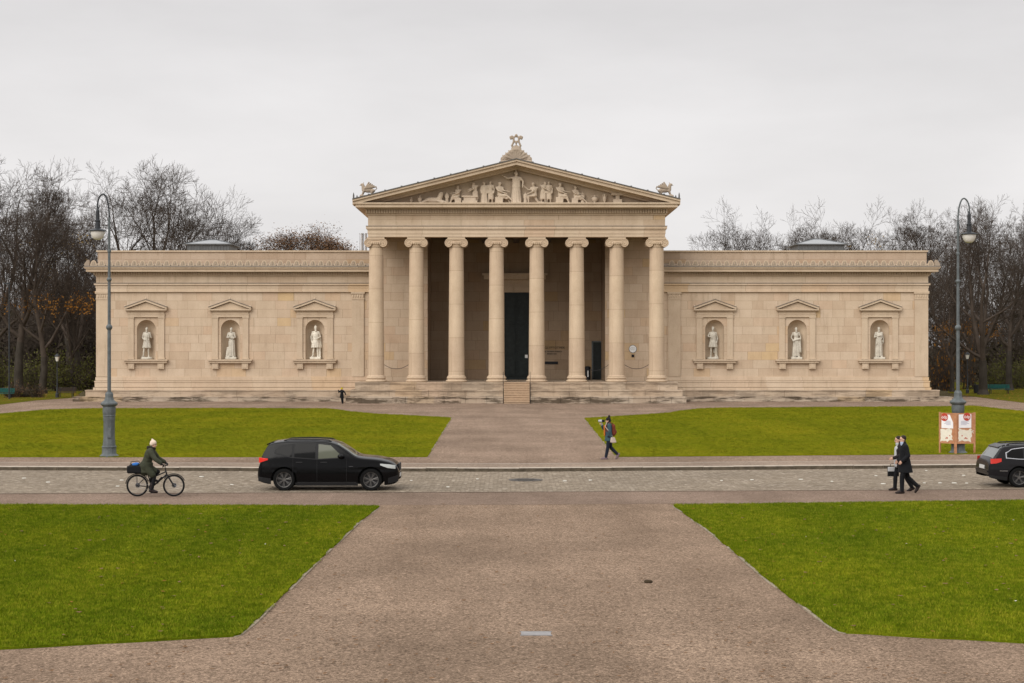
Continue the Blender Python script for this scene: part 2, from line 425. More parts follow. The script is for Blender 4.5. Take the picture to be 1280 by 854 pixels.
# lawns (outlines measured on the ground)
def smoothpoly(pts): return pts
NL = [G(x, y, ROAD) for x, y in ((-330, 631.5), (0, 632), (474, 633.5), (452, 650), (400, 699), (352, 746), (320, 777), (300, 793), (292, 795.5), (160, 803), (0, 811.5), (-330, 832))]
NR = [G(x, y, ROAD) for x, y in ((842, 632.2), (890, 667), (960, 726), (1030, 778), (1046, 789), (1058, 791.5), (1140, 796), (1280, 803.5), (1620, 824), (1620, 622.5), (1280, 626.7))]
FLn = [G(x, y) for x, y in ((-420, 572.5), (0, 571.8), (534, 571.6), (549, 547), (564.5, 522.4), (520, 520), (470, 517.5), (440, 515), (424, 512.5), (410, 511), (300, 510.6), (110, 511), (60, 512.3), (0, 517.5), (-60, 524), (-420, 560))]
FRn = [G(x, y) for x, y in ((730.5, 523), (753, 551), (771, 571.5), (900, 570.5), (1280, 567.5), (1700, 564.5), (1700, 556), (1420, 528), (1280, 514.5), (1218, 507.6), (1180, 508.3), (900, 510.2), (872, 511.2), (850, 513.8), (836, 516.3), (790, 519.5))]
def ragged_edge(pts, step=.35, amp=.05, sd=1):
    out = []; n = len(pts)
    for i in range(n):
        p, q = Vector(pts[i]), Vector(pts[(i+1) % n]); d = q-p; m = max(1, min(160, int(d.length/step))); s = Vector((-d.y, d.x, 0)).normalized()
        for j in range(m):
            t = p + d*j/m; w_ = mnoise.noise(Vector((t.x*1.1, t.y*1.1, sd)))*amp + mnoise.noise(Vector((t.x*4, t.y*4, sd+9)))*amp*.7
            out.append((t.x+s.x*w_, t.y+s.y*w_, t.z))
    return out
NL0, NR0, FL0, FR0 = NL, NR, FLn, FRn
NL = ragged_edge(NL, sd=1); NR = ragged_edge(NR, sd=2); FLn = ragged_edge(FLn, .6, .06, 3); FRn = ragged_edge(FRn, .6, .06, 4)
LN = [sheet('lawn', NL, ROAD+.03, M['lawn_near'], .05), sheet('lawn', NR, ROAD+.03, M['lawn_near'], .05)]
LF = [sheet('lawn', FLn, .03, M['lawn_far'], .05), sheet('lawn', FRn, .03, M['lawn_far'], .05)]
M['edge'] = plain('lawn edge stone', (.25,.205,.15), .9, 0, .4, 2.5)
def edging(pts, w, z):
    mb = MB(); rg = random.Random(3)
    a = [Vector((p[0], p[1], 0)) for p in pts]
    for p, q in zip(a, a[1:]):
        d = (q-p); n = max(1, int(d.length/.9)); t = d.normalized(); s = Vector((-t.y, t.x, 0))
        for i in range(n):
            p0 = p + d*(i/n) + t*.008; p1 = p + d*((i+1)/n) - t*.008; h = z + rg.uniform(-.022, .02)
            if rg.random() < .12: continue
            c = (p0+p1)/2; mb.obox((c.x, c.y, h-.04), t, s, (0,0,1), (p1-p0).length/2, w/2, .04)
    return struct(mb.build('lawn_edging', M['edge']))
edging(NL0[2:9], .09, ROAD+.004); edging(NR0[0:6], .09, ROAD+.004)
edging(FL0[2:5], .08, .008); edging(FR0[0:3], .08, .008)
# park grass left and right of the museum
sheet('park_lawn', [G(x, y) for x, y in ((-300, 520), (0, 506.2), (45, 500.8), (92, 497.5), (104, 489), (-300, 489))], .012, M['parkgrass'])
sheet('park_lawn', [G(x, y) for x, y in ((1196, 493.2), (1240, 499), (1290, 505), (1700, 530), (1700, 478), (1185, 478), (1185, 491))], .012, M['parkgrass'])

# ------------------------------------------------------------------ the museum
YW, YC = 138.8, 134.9                    # wing wall plane, column axis plane
XC = .36
def bx(px, Y): return (px - 640) / F * Y - XC
def bz(y, Y): return H - (y - HY) / F * Y
def by(Y): return Y - YC
MUS = thing('museum_building', 'long beige sandstone museum with an eight column temple front and niche statues in its wings', 'museum', (XC, YC, 0))
def part(mb, name, m, parent=MUS, smooth=False): return mb.build(name, m, parent, smooth)

yw = by(YW)
zW = lambda y: bz(y, YW)
NICHES = [(182.9,), (288.0,), (393.7,), (893.3,), (996.4,), (1099.7,)]
S_W = F / YW
nw = 11.9 / S_W
NZ0, NZ1 = zW(449.4), zW(399.9); NZS = NZ1 - nw
WT = zW(335)                              # wall up to the cornice
DEPTH = 44.0

def arch_wall(x0, x1, z0, z1, y, cxs):
    mb = MB(); cur = x0; n = 24
    for cx in cxs:
        mb.add([(cur,y,z0),(cx-nw,y,z0),(cx-nw,y,z1),(cur,y,z1)], [(0,1,2,3)])
        mb.add([(cx-nw,y,z0),(cx+nw,y,z0),(cx+nw,y,NZ0),(cx-nw,y,NZ0)], [(0,1,2,3)])
        for i in range(n):
            a0 = math.pi - math.pi*i/n; a1 = math.pi - math.pi*(i+1)/n
            p = (cx+nw*math.cos(a0), NZS+nw*math.sin(a0)); q = (cx+nw*math.cos(a1), NZS+nw*math.sin(a1))
            mb.add([(p[0],y,p[1]),(q[0],y,q[1]),(q[0],y,z1),(p[0],y,z1)], [(0,1,2,3)])
        cur = cx+nw
    mb.add([(cur,y,z0),(x1,y,z0),(x1,y,z1),(cur,y,z1)], [(0,1,2,3)])
    return mb
def niche_shell(cx, y):
    mb = MB(); n = 20; vs = []
    for i in range(n+1):
        a = math.pi*i/n
        vs.append((cx-nw*math.cos(a), y+nw*math.sin(a), NZ0)); vs.append((cx-nw*math.cos(a), y+nw*math.sin(a), NZS))
    fs = [(2*i, 2*i+2, 2*i+3, 2*i+1) for i in range(n)]; mb.add(vs, fs)
    vs = []; m = 8
    for j in range(m+1):
        ph = (math.pi/2)*j/m
        for i in range(n+1):
            a = math.pi*i/n
            vs.append((cx-nw*math.cos(a)*math.cos(ph), y+nw*math.sin(a)*math.cos(ph), NZS+nw*math.sin(ph)))
    fs = [(j*(n+1)+i, j*(n+1)+i+1, (j+1)*(n+1)+i+1, (j+1)*(n+1)+i) for j in range(m) for i in range(n)]
    mb.add(vs, fs)
    mb.add([(cx+nw*math.cos(math.pi*i/n), y+nw*math.sin(math.pi*i/n), NZ0) for i in range(n+1)], [tuple(range(n+1))])
    return mb

zb0, zb1, zb2 = zW(488), zW(484.5), zW(475.6); zb3 = zW(471.7)
z_s2, z_s1 = .93, .40
xl, xr = bx(121.8, YW), bx(1158.6, YW)
rec_l, rec_r = bx(534.5, YW), bx(756.5, YW)
porch_l, porch_r = bx(463, YW), bx(829, YW)
ZCEIL = 14.1
cl = [bx(n[0], YW) for n in NICHES]
for side, (a, b, cx3) in enumerate(((xl, rec_l, cl[:3]), (rec_r, xr, cl[3:]))):
    w = arch_wall(a, b, 0, WT, yw, cx3)
    ox = a if side == 0 else b
    w.add([(ox,yw,0),(ox,yw+DEPTH,0),(ox,yw+DEPTH,WT),(ox,yw,WT)], [(0,1,2,3)])
    # the wall of the porch rises to its ceiling
    pa, pb = (porch_l, rec_l) if side == 0 else (rec_r, porch_r)
    w.add([(pa,yw,WT),(pb,yw,WT),(pb,yw,ZCEIL+.3),(pa,yw,ZCEIL+.3)], [(0,1,2,3)])
    o = part(w, 'wall', M['wall'])
rw = MB(); YR = yw + 6.2                  # deep middle of the porch
rw.add([(rec_l,yw,1.2),(rec_l,YR,1.2),(rec_l,YR,ZCEIL),(rec_l,yw,ZCEIL)], [(0,1,2,3)])
rw.add([(rec_r,yw,1.2),(rec_r,YR,1.2),(rec_r,YR,ZCEIL),(rec_r,yw,ZCEIL)], [(0,1,2,3)])
rw.add([(rec_l,YR,1.2),(rec_r,YR,1.2),(rec_r,YR,ZCEIL),(rec_l,YR,ZCEIL)], [(0,1,2,3)])
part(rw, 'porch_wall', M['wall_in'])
YE = by(134.3)                            # front of the porch entablature
ce = MB(); ex_l, ex_r = bx(460, 134.3), bx(831.4, 134.3)
ce.box(ex_l+.4, ex_r-.4, YE+1.35, YR+.2, ZCEIL, ZCEIL+.2)
for i in range(9):                        # ceiling beams between the coffers
    x = ex_l + 1.2 + i*(ex_r-ex_l-2.4)/8
    ce.box(x-.25, x+.25, YE+1.4, YR, ZCEIL-.35, ZCEIL)
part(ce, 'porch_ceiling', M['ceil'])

# wing base, steps, cornices and attic
for side in (0, 1):
    a, b = (xl, porch_l) if side == 0 else (porch_r, xr)
    s = -1 if side == 0 else 1
    def out(d):                            # stretch only the outer end
        return (a-d, b) if side == 0 else (a, b+d)
    def run(mb, d, z0, z1, depth=None):
        p, q = out(d); mb.box(p, q, yw-d, yw+DEPTH*.99, z0, z1)
    pl = MB(); run(pl, .14, zb2+.001, zb3); run(pl, .06, zb3, zb3+.06); run(pl, .19, zb1+.04, zb2-.035); run(pl, .10, zb1-.01, zb2+.002); run(pl, .23, zb2-.14, zb2-.037); run(pl, .30, zb0+.035, zb1); run(pl, .20, zb0, zb0+.04)
    part(pl, 'plinth', M['band'])
    st = MB(); p, q = out(.85 if side == 0 else .9); st.box(p+.03, q-.03, yw-.76, yw+.2, z_s1, z_s2-.08); st.box(p, q, yw-.80, yw+.2, z_s2-.08, z_s2+.02); part(st, 'step', M['step'])
    st = MB(); p, q = out(1.75); st.box(p+.03, q-.03, yw-1.46, yw+.2, -.05, z_s1-.07); st.box(p, q, yw-1.5, yw+.2, z_s1-.07, z_s1); part(st, 'step', M['stepdirty'])
    # pilasters
    for (pa, pb) in (((121.8, 136), (440, 455)) if side == 0 else ((835, 850.5), (1143, 1158.6))):
        pm = MB(); x0, x1 = bx(pa, YW), bx(pb, YW)
        e0 = .09 if pa in (121.8,) else 0; e1 = .09 if pb == 1158.6 else 0
        pm.box(x0-e0, x1+e1, yw-.11, yw+.9, zb3+.063, zW(374.6))
        o = part(pm, 'pilaster', M['trim'])
        cm = MB(); cm.box(x0-.03-e0, x1+.03+e1, yw-.15, yw+.9, zW(374.6), zW(373.2))
        cm.box(x0-e0, x1+e1, yw-.13, yw+.9, zW(373.2), zW(367.5))
        for i in range(5):
            cx = x0 + (i+.5)*(x1-x0)/5; cm.ell((cx, yw-.13, zW(370.4)), .07, .05, .17)
        cm.box(x0-.07-e0, x1+.07+e1, yw-.20, yw+.9, zW(367.5), zW(365.2))
        cm.build('capital', M['trim'], o)
    ar = MB(); run(ar, .10, zW(365), zW(360)); run(ar, .13, zW(360), zW(356.6)); run(ar, .24, zW(356.6), zW(354.6)); run(ar, .17, zW(365.2), zW(364.2))
    part(ar, 'architrave', M['band'])
    fl_ = MB(); run(fl_, .265, zW(354.6)+.002, zW(354.6)+.055); part(fl_, 'shade_strip', M['ledge_shade'])  # added dark strip, a painted shadow line over the wing architrave
    fr = MB(); run(fr, .09, zW(354.6), zW(345.4)); part(fr, 'frieze', M['band'])
    co = MB(); run(co, .17, zW(345.4), zW(344.2)); run(co, .20, zW(344.2), zW(340.2)); run(co, .78, zW(340.2), zW(336.6)); run(co, .88, zW(336.6), zW(335)); run(co, .95, zW(335), zW(334.2))
    p, q = out(.3); n = int((q-p)/.21)
    for i in range(n):
        x = p + (i+.5)*(q-p)/n; co.box(x-.06, x+.06, yw-.33, yw-.19, zW(343.8), zW(340.6))
    part(co, 'cornice', M['trim'])
    gt = MB(); run(gt, .90, zW(334.2)+.003, zW(333)); part(gt, 'gutter', M['roofdark'])
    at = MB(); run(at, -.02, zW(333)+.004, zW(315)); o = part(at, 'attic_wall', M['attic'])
    cp = MB(); run(cp, .09, zW(315), zW(313.2)); cp.build('coping', M['trim'], o)
    rf = MB(); p, q = (xl+.3, porch_l) if side == 0 else (porch_r, xr-.3)
    rf.box(p, q, yw+.3, yw+DEPTH*.97, zW(317), zW(315.5)); part(rf, 'roof', M['roofdark'])
    # eaves ornaments in front of the attic
    am = MB(); prof = []
    for i in range(13):
        a_ = math.pi*i/12; prof.append((.235*math.cos(a_)*(1.0 if i not in (0, 12) else 1.25), .40*math.sin(a_)**.8 + .08))
    prof = [(.26, 0)] + prof + [(-.26, 0)]
    am.prism(prof, -.06, .06)
    am.cur = 1; am.prism([(x*.66, z*.74+.05) for x, z in prof], -.066, -.058); am.cur = 0
    am.caps((0,-.08,.12), (0,-.08,.38), .03, .02, 6)
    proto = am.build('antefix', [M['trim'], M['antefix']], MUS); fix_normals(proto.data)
    p, q = (xl-.5, bx(458, YW)) if side == 0 else (bx(834, YW), xr+.5)
    n = 34
    for i in range(n):
        o = proto if i == 0 else proto.copy()
        if i: COL.objects.link(o); o.parent = MUS
        o.location = (p + (i+.5)*(q-p)/n, yw-.62, zW(333)+.002)
    # low band of tiles between the ornaments
    tb = MB(); p2, q2 = out(.6); tb.prism([(yw-.6, zW(333)), (yw-.1, zW(329.5)), (yw-.1, zW(333))], p2, q2, 'x'); o=part(tb, 'tile_band', M['antefix']); fix_normals(o.data)
    # end ornament seen in profile
    en = MB(); ex = xl-.62 if side == 0 else xr+.62
    en.prism([(ex-.12*s, zW(333)), (ex+.3*s, zW(333)), (ex+.34*s, zW(331)), (ex+.22*s, zW(328.5)), (ex+.1*s, zW(326)), (ex-.02*s, zW(325.2)), (ex-.1*s, zW(328))], yw-.7, yw-.3)
    o = part(en, 'antefix', M['antefix']); fix_normals(o.data)
# back of the museum
bk = MB(); bk.box(xl, xr, yw+DEPTH*.985, yw+DEPTH, 0, WT); part(bk, 'rear_wall', M['wall'])

# niches: shell, frame, pediment, sill, brackets
for cx in cl:
    o = part(niche_shell(cx, yw), 'niche', M['trim'], smooth=True); sharp(o, 50)
    w = 22.7/S_W; f = MB()
    for s in (-1, 1):                      # flat jambs beside the arch
        x0, x1 = sorted((cx+s*w, cx+s*(w-7.3/S_W)))
        f.box(x0, x1, yw-.10, yw+.02, NZ0+.02, zW(396.8))
        f.box(x0-.04, x1+.04, yw-.13, yw+.02, NZ0+.02, NZ0+.16); f.box(x0-.04, x1+.04, yw-.13, yw+.02, zW(398.2), zW(396.8))
    f.box(cx-w-.03, cx+w+.03, yw-.14, yw+.02, zW(396.6), zW(393.5)); f.box(cx-w-.06, cx+w+.06, yw-.17, yw+.02, zW(393.5), zW(392.5))
    f.box(cx-w, cx+w, yw-.11, yw+.02, zW(392.5), zW(388.4))
    f.build('frame', M['trim'], o)
    p = MB(); hw = 26.2/S_W; zp0, zp1 = zW(388.2), zW(374.8)
    p.box(cx-hw, cx+hw, yw-.36, yw+.02, zp0, zp0+.10); p.box(cx-hw+.1, cx+hw-.1, yw-.24, yw+.02, zp0-.08, zp0)
    th = .22
    for s in (-1, 1):
        p.prism([(cx+s*hw, zp0+.10), (cx, zp1-th+.06), (cx, zp1), (cx+s*(hw+.02), zp0+.26)], yw-.34-.002*s, yw+.02)
    p.prism([(cx-hw+.2, zp0+.1), (cx+hw-.2, zp0+.1), (cx, zp1-th)], yw-.14, yw+.02)
    for s in (-1, 1): p.ell((cx+s*(hw-.05), yw-.25, zp0+.33), .09, .08, .11, nu=8, nv=6)
    p.ell((cx, yw-.25, zp1+.07), .08, .08, .13, nu=8, nv=6)
    q = p.build('pediment', M['trim'], o); fix_normals(q.data)
    pf = MB()
    for s in (-1, 1): pf.prism([(cx+s*(hw+.03), zp0+.262), (cx, zp1+.002), (cx, zp1+.05), (cx+s*(hw+.05), zp0+.31)], yw-.37-.002*s, yw+.02)
    fix_normals(pf.build('shade_strip', M['ledge_shade'], q).data)  # added dark strips, painted shadow lines along the niche pediment slopes
    s_ = MB(); hs = 27.6/S_W
    s_.box(cx-hs, cx+hs, yw-.42, yw+.02, zW(451.2), NZ0-.003); s_.box(cx-hs+.09, cx+hs-.09, yw-.32, yw+.02, zW(453.9), zW(451.2))
    q = s_.build('sill', M['trim'], o)
    for s in (-1, 1):
        b_ = MB(); x = cx+s*18.6/S_W; b_.box(x-.27, x+.27, yw-.24, yw+.02, zW(461.3), zW(453.9)-.002)
        b_.box(x-.18, x+.18, yw-.27, yw-.2, zW(460), zW(455.3)); b_.build('bracket', M['trim'], q)

# porch steps, in two halves beside the entrance stairs
sl, sr = bx(629, 133), bx(662.8, 133)
LV = [(132.9, 0, .55, 432, 858), (133.38, .55, 1.09, 437, 854), (133.86, 1.09, 1.70, 442.5, 848.5)]
for (yf, z0, z1, pa, pb) in LV:
    for (x0, x1) in ((bx(pa, 133), sl), (sr, bx(pb, 133))):
        m_ = MB(); rg = random.Random(int(yf*100)); x = x0
        while x < x1 - .01:                # each course is made of long blocks with slightly uneven faces
            L = min(rg.uniform(1.6, 3.4), x1-x); L = L if x1-x-L > .6 else x1-x
            d = rg.uniform(-.012, .012); bk_ = yw-.81 if z0 < .9 else yw-.01; m_.box(x+.012, x+L-.012, by(yf)+d+.05, bk_, z0+(.001 if z0 else -.05), z1-.12); m_.box(x+.011, x+L-.011, by(yf)+d, bk_, z1-.12, z1+rg.uniform(-.008, .008)); m_.box(x+.01, x+L-.01, by(yf)+d+.07, bk_, z0-.0, z0+.07); x += L
        part(m_, 'porch_step', M['stepdirty'] if z0 < .5 else M['step'])
fl = MB(); fl.box(bx(442.5,133), bx(848.5,133), by(133.95), YR+.1, 1.2, 1.685); part(fl, 'porch_floor', M['step'])
es = MB(); nst = 9
for i in range(nst):
    y0 = by(132.55) + i*.148
    es.box(sl+.05, sr-.05, y0+.03, by(134.0), 1.7*i/nst - (.05 if i == 0 else 0), 1.7*(i+1)/nst - .065)
    es.box(sl+.05, sr-.05, y0-.03, by(134.0), 1.7*(i+1)/nst-.066, 1.7*(i+1)/nst)
o = part(es, 'entrance_stairs', M['stairs'])
for x in (sl, sr):
    hk = MB(); hk.tube([(x, by(132.5), 0), (x, by(132.5), .95), (x, by(133.9), 2.55), (x, by(133.9), 1.7)], .022, 6); hk.build('handrail', M['iron'], o)

# columns
PXC = [470.3, 520.6, 570.6, 620.7, 670.9, 720.9, 770.7, 820.7]
zc0, zc1, zc2 = 1.70, WZ(309.3, YC), WZ(296.6, YC-.6)
rb_, rt_ = .66, .575
sh = [(0.001, zc0+.40)]
for i in range(21):
    t = i/20; r = rb_ + (rt_-rb_)*(t**1.35)
    if i == 0: sh.append((rb_+.10, zc0+.40)); sh.append((rb_+.10, zc0+.46)); sh.append((rb_+.03, zc0+.52))
    sh.append((r, zc0+.55 + (zc1-zc0-.55)*t))
sh.append((rt_+.05, zc1)); sh.append((.001, zc1))
cm = MB(); cm.lathe(sh, n=40)
col0 = cm.build('column', M['column'], MUS); sharp(col0, 30)
bm_ = MB(); prof = [(.01, zc0), (.84, zc0)]
for i in range(9): a = -math.pi/2+math.pi*i/8; prof.append((.80+.075*math.cos(a), zc0+.09+.085*math.sin(a)))
prof += [(.76, zc0+.19), (.735, zc0+.22), (.735, zc0+.25), (.76, zc0+.275)]
for i in range(9): a = -math.pi/2+math.pi*i/8; prof.append((.755+.055*math.cos(a), zc0+.335+.06*math.sin(a)))
prof += [(.71, zc0+.40), (.01, zc0+.40)]
bm_.lathe(prof, n=40); sharp(bm_.build('base', M['column'], col0), 30)
cp = MB(); hc = zc2-zc1
cp.lathe([(.01, zc1), (rt_+.04, zc1), (rt_+.06, zc1+.05), (rt_+.02, zc1+.06), (rt_+.02, zc1+.16), (rt_+.13, zc1+.30), (rt_+.15, zc1+.40), (.01, zc1+.40)], n=32)
for s in (-1, 1):
    cxv, czv, rv = s*.60, zc1+.31, .325
    # rolled bolster between front and rear scroll
    cp.lathe([(.01,-.60),(rv,-.60),(rv,-.50),(rv*.86,-.42),(rv*.70,0),(rv*.86,.42),(rv,.50),(rv,.60),(.01,.60)], (cxv,0,czv), 24, 'y')
    for fy in (-1, 1):                     # raised spiral on each face
        pts = []
        for i in range(46):
            t = i/45; a = math.pi/2 + s*(-1)*t*math.pi*4.6; r = rv*(.93*(1-t)**.8+.12)
            pts.append((cxv+r*math.cos(a), fy*.605, czv+r*math.sin(a)))
        cp.tube(pts, [.042*(1-.5*i/45) for i in range(46)], 6)
        cp.ell((cxv, fy*.61, czv), .065, .04, .065, nu=10, nv=6)
cp.box(-.62, .62, -.585, .585, zc1+.40, zc1+.63)
for fy in (-1, 1):
    cp.tube([(-.6, fy*.60, zc1+.615), (0, fy*.60, zc1+.56), (.6, fy*.60, zc1+.615)], .035, 6)
    cp.tube([(-.45, fy*.60, zc1+.44), (0, fy*.60, zc1+.38), (.45, fy*.60, zc1+.44)], .03, 6)
    for i in range(5): cp.ell(((i-2)*.17, fy*.66, zc1+.29), .065, .06, .10, nu=8, nv=6)
cp.box(-.72, .72, -.64, .64, zc1+.632, zc2-.01); o = cp.build('capital', M['column'], col0); fix_normals(o.data); sharp(o, 40)
for i, px in enumerate(PXC):
    c = col0 if i == 0 else copy_tree(col0, MUS)
    c.location = (bx(px, YC), 0, 0)

# entablature of the porch
zP = lambda y: bz(y, 134.3)
cxm = bx(645.45, 134.3); hwA = (ex_r-ex_l)/2
def ring(mb, d, z0, z1, back=by(151)):     # band round three sides of the porch
    mb.box(ex_l-d, ex_r+d, YE-d, YE+1.35, z0, z1)
    mb.box(ex_l-d, ex_l+1.3, YE+1.352, back, z0, z1); mb.box(ex_r-1.3, ex_r+d, YE+1.352, back, z0, z1)
ar = MB(); ring(ar, 0, zP(296.2), zP(292.3)); ring(ar, .035, zP(292.3), zP(286.2)); ring(ar, .15, zP(286.2)+.001, zP(283.3)); ring(ar, .09, zP(287.4), zP(286.2))
part(ar, 'architrave', M['band'])
fl_ = MB(); ring(fl_, .17, zP(283.3)+.002, zP(283.3)+.06); part(fl_, 'shade_strip', M['ledge_shade'])  # added dark strip, a painted shadow line over the porch architrave
fr = MB(); ring(fr, 0, zP(283.3), zP(269)); part(fr, 'frieze', M['band'])
co = MB(); ring(co, .10, zP(269), zP(267.6)); ring(co, .14, zP(267.6), zP(261.8)); ring(co, .32, zP(261.8), zP(260.4))
hwC = (847.3-443.6)/2/F*134.3; dC = hwC-hwA
ring(co, dC-.12, zP(260.4), zP(256.2)); ring(co, dC, zP(256.2), zP(254.6))
nd = 118
for i in range(nd):
    x = ex_l-.2 + (i+.5)*(2*hwA+.4)/nd; co.box(x-.062, x+.062, YE-.30, YE-.135, zP(266.8), zP(262.2))
part(co, 'cornice', M['trim'])
# pediment
zt0 = zP(254.4); zap = zP(200.4); zin = zP(210.6)
tp = MB(); tp.prism([(cxm-hwA-.2, zt0), (cxm+hwA+.2, zt0), (cxm, zin+.2)], YE+.45, YE+.75)
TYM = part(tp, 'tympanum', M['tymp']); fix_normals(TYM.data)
rk = MB(); e = hwC+.10
slope = (zap - (zt0+.28))/e
def rake(mb, t0, t1, y0, inset=0):         # sloping bands between two heights below the roof line
    for s in (-1, 1):
        xe = e-inset
        za = zap - slope*xe
        mb.prism([(cxm+s*xe, za-t1), (cxm, zap-t1), (cxm, zap-t0), (cxm+s*xe, za-t0)], y0, by(150.5) if t0 < .1 else YE+.7)
rake(rk, 0.05, .20, YE-dC-.10); rake(rk, .20, .47, YE-dC+.04); rake(rk, .47, .60, YE-.15, .5); rake(rk, .60, .76, YE+.05, 1.6)
o = part(rk, 'raking_cornice', M['trim']); fix_normals(o.data)
rf = MB(); rake(rf, -.03, .05, YE-dC-.16)
for s in (-1, 1):
    for i in range(1, 10):
        x = i*e/10; rf.box(cxm+s*x-.07, cxm+s*x+.07, YE-dC-.15, YE-dC+.1, zap-slope*x+.02, zap-slope*x+.085)
o = part(rf, 'porch_roof', M['roofdark']); fix_normals(o.data)
gb = MB(); gb.prism([(cxm-hwA, zt0), (cxm+hwA, zt0), (cxm, zap-.3)], by(150.2), by(150.4)); o = part(gb, 'rear_gable', M['wall']); fix_normals(o.data)
# upright finials on the corner eaves
for s in (-1, 1):
    tb = MB(); x = cxm+s*(hwC+.02)
    for dx, hh in ((0, .62), (-s*.28, .42)): tb.prism([(x+dx-.07, zt0+.2), (x+dx+.07, zt0+.2), (x+dx+.05, zt0+.2+hh*.7), (x+dx, zt0+.2+hh), (x+dx-.05, zt0+.2+hh*.7)], YE-dC+.1, YE-dC+.3)
    o = part(tb, 'eaves_finial', M['roofdark']); fix_normals(o.data)

# doors
zD = lambda y: WZ(y, YC+YR)
YRw = YC+YR
dx0, dx1 = bx(630.5, YRw), bx(661.5, YRw)
dr = MB(); zd1 = zD(365.7)
dr.box(dx0, dx1, YR-.05, YR+.05, 1.69, zd1)
mid = (dx0+dx1)/2
for s in (-1, 1):
    for (za, zb_) in ((2.0, 3.6), (3.9, 6.2), (6.5, zd1-.3)):
        c = mid+s*(dx1-dx0)*.25; h = (dx1-dx0)*.19; dr.box(c-h, c+h, YR-.15, YR-.05, za, zb_); dr.box(c-h+.12, c+h-.12, YR-.19, YR-.15, za+.12, zb_-.12)
dr.box(mid-.02, mid+.02, YR-.08, YR-.05, 1.69, zd1)
DOOR = part(dr, 'door', M['doorblk'])
df = MB()
df.box(dx0-.5, dx0-.003, YR-.16, YR, 1.69, zd1+.003); df.box(dx1+.003, dx1+.5, YR-.16, YR, 1.69, zd1+.003)
df.box(dx0-.55, dx1+.55, YR-.20, YR, zd1+.005, zd1+.5); df.box(dx0-.6, dx1+.6, YR-.14, YR, zd1+.5, zd1+1.15)
df.box(bx(605, YRw), bx(682, YRw), YR-.6, YR, zd1+1.15, zd1+1.5); df.box(bx(603, YRw), bx(684, YRw), YR-.7, YR, zd1+1.5, zd1+1.68)
df.build('door_frame', M['trim'], DOOR)
nt = MB(); nt.box(bx(656.2,YRw), bx(659.6,YRw), YR-.13, YR-.105, zD(448.6), zD(443.6)); nt.build('notice', M['white'], DOOR)
sd = MB(); a, b = bx(741.5, YRw), bx(756.2, YRw)
sd.box(a, b-.05, YR-.06, YR+.02, 1.69, zD(428)); sd.box(a+.15, b-.2, YR-.09, YR-.06, 1.9, zD(430)); o = part(sd, 'side_door', M['doorblk'])
sf = MB(); sf.box(a-.14, a-.002, YR-.1, YR, 1.69, zD(426.4)); sf.box(a-.14, b-.04, YR-.1, YR, zD(428)+.002, zD(426.4)); sf.build('door_frame', M['lampmetal'], o)

# skylights and flues on the roof
for (pa, pb, pe, pt, pd) in ((232.5, 288.3, 305.0, 298.2, 150.0), (996, 1057, 305.2, 297.3, 150.0)):
    x0, x1 = bx(pa, pd), bx(pb, pd); z1 = WZ(pe, pd); z0 = WZ(318, pd); za = WZ(pt, pd); y0, y1 = by(pd), by(pd)+4.2
    k = MB(); k.box(x0+.1, x1-.1, y0, y1, z0, z1)
    for i in range(15):
        x = x0+.15+(x1-x0-.3)*i/14; k.box(x-.03, x+.03, y0-.04, y0-.002, z0, z1)
    o = part(k, 'skylight', M['slate'])
    g = MB(); cx, cy = (x0+x1)/2, (y0+y1)/2; ov = .18
    g.add([(x0-ov+.1,y0-ov,z1+.02),(x1+ov-.1,y0-ov,z1+.02),(x1+ov-.1,y1+ov,z1+.02),(x0-ov+.1,y1+ov,z1+.02),(cx-.35,cy,za),(cx+.35,cy,za)], [(0,1,5,4),(1,2,5),(2,3,4,5),(3,0,4),(0,3,2,1)])
    q = g.build('skylight_roof', M['skyglass'], o)
    h = MB()
    for (p1, p2) in ((0,4),(1,5),(2,5),(3,4),(4,5)): h.tube([g.v[p1], g.v[p2]], .06, 5)
    h.box(x0-ov, x1+ov, y0-ov-.03, y1+ov, z1-.07, z1+.015)
    h.build('glazing_bars', M['slate'], q)
for px in (451.8, 456.6):
    k = MB(); pd = 152.0; x = bx(px, pd); k.lathe([(.17, WZ(316,pd)), (.17, WZ(292.6,pd)), (.20, WZ(292.6,pd)), (.20, WZ(291.8,pd)), (.01, WZ(291.8,pd))], (x, by(pd), 0), 14)
    k.lathe([(.175, WZ(305,pd)), (.195, WZ(305,pd)), (.195, WZ(304,pd)), (.175, WZ(304,pd))], (x, by(pd), 0), 14)
    o = part(k, 'flue_pipe', M['metal']); sharp(o)

# ------------------------------------------------------------------ carved figures and people
def hand(mb, w, d, side, palm, curl=.5, k=1.0):
    """palm, four jointed fingers and a thumb; d along the forearm, side towards the thumb, palm = palm normal"""
    w = Vector(w); d = Vector(d).normalized(); n = Vector(palm); n = (n - d*n.dot(d)).normalized(); s = Vector(side); s = (s - d*s.dot(d) - n*s.dot(n)).normalized()
    for o in (-.022, 0, .022): mb.caps(w+d*.015*k+s*o*.6*k, w+d*.085*k+s*o*k, .017*k, .014*k, 8)
    for o, L in ((.030,.066),(.010,.076),(-.010,.070),(-.030,.054)):
        a = w+d*.09*k+s*o*k; d1 = (d*math.cos(curl*.8)+n*math.sin(curl*.8)); b = a+d1*L*.5*k
        d2 = (d*math.cos(curl*2)+n*math.sin(curl*2)); c = b+d2*L*.5*k
        mb.caps(a, b, .0098*k, .009*k, 8); mb.caps(b, c, .009*k, .0075*k, 8)
    a = w+d*.025*k+s*.026*k; b = a+(d*.75+s*.6+n*.3).normalized()*.045*k; c = b+(d*.95+n*.45).normalized()*.033*k
    mb.caps(a, b, .013*k, .0105*k, 8); mb.caps(b, c, .0105*k, .0085*k, 8)

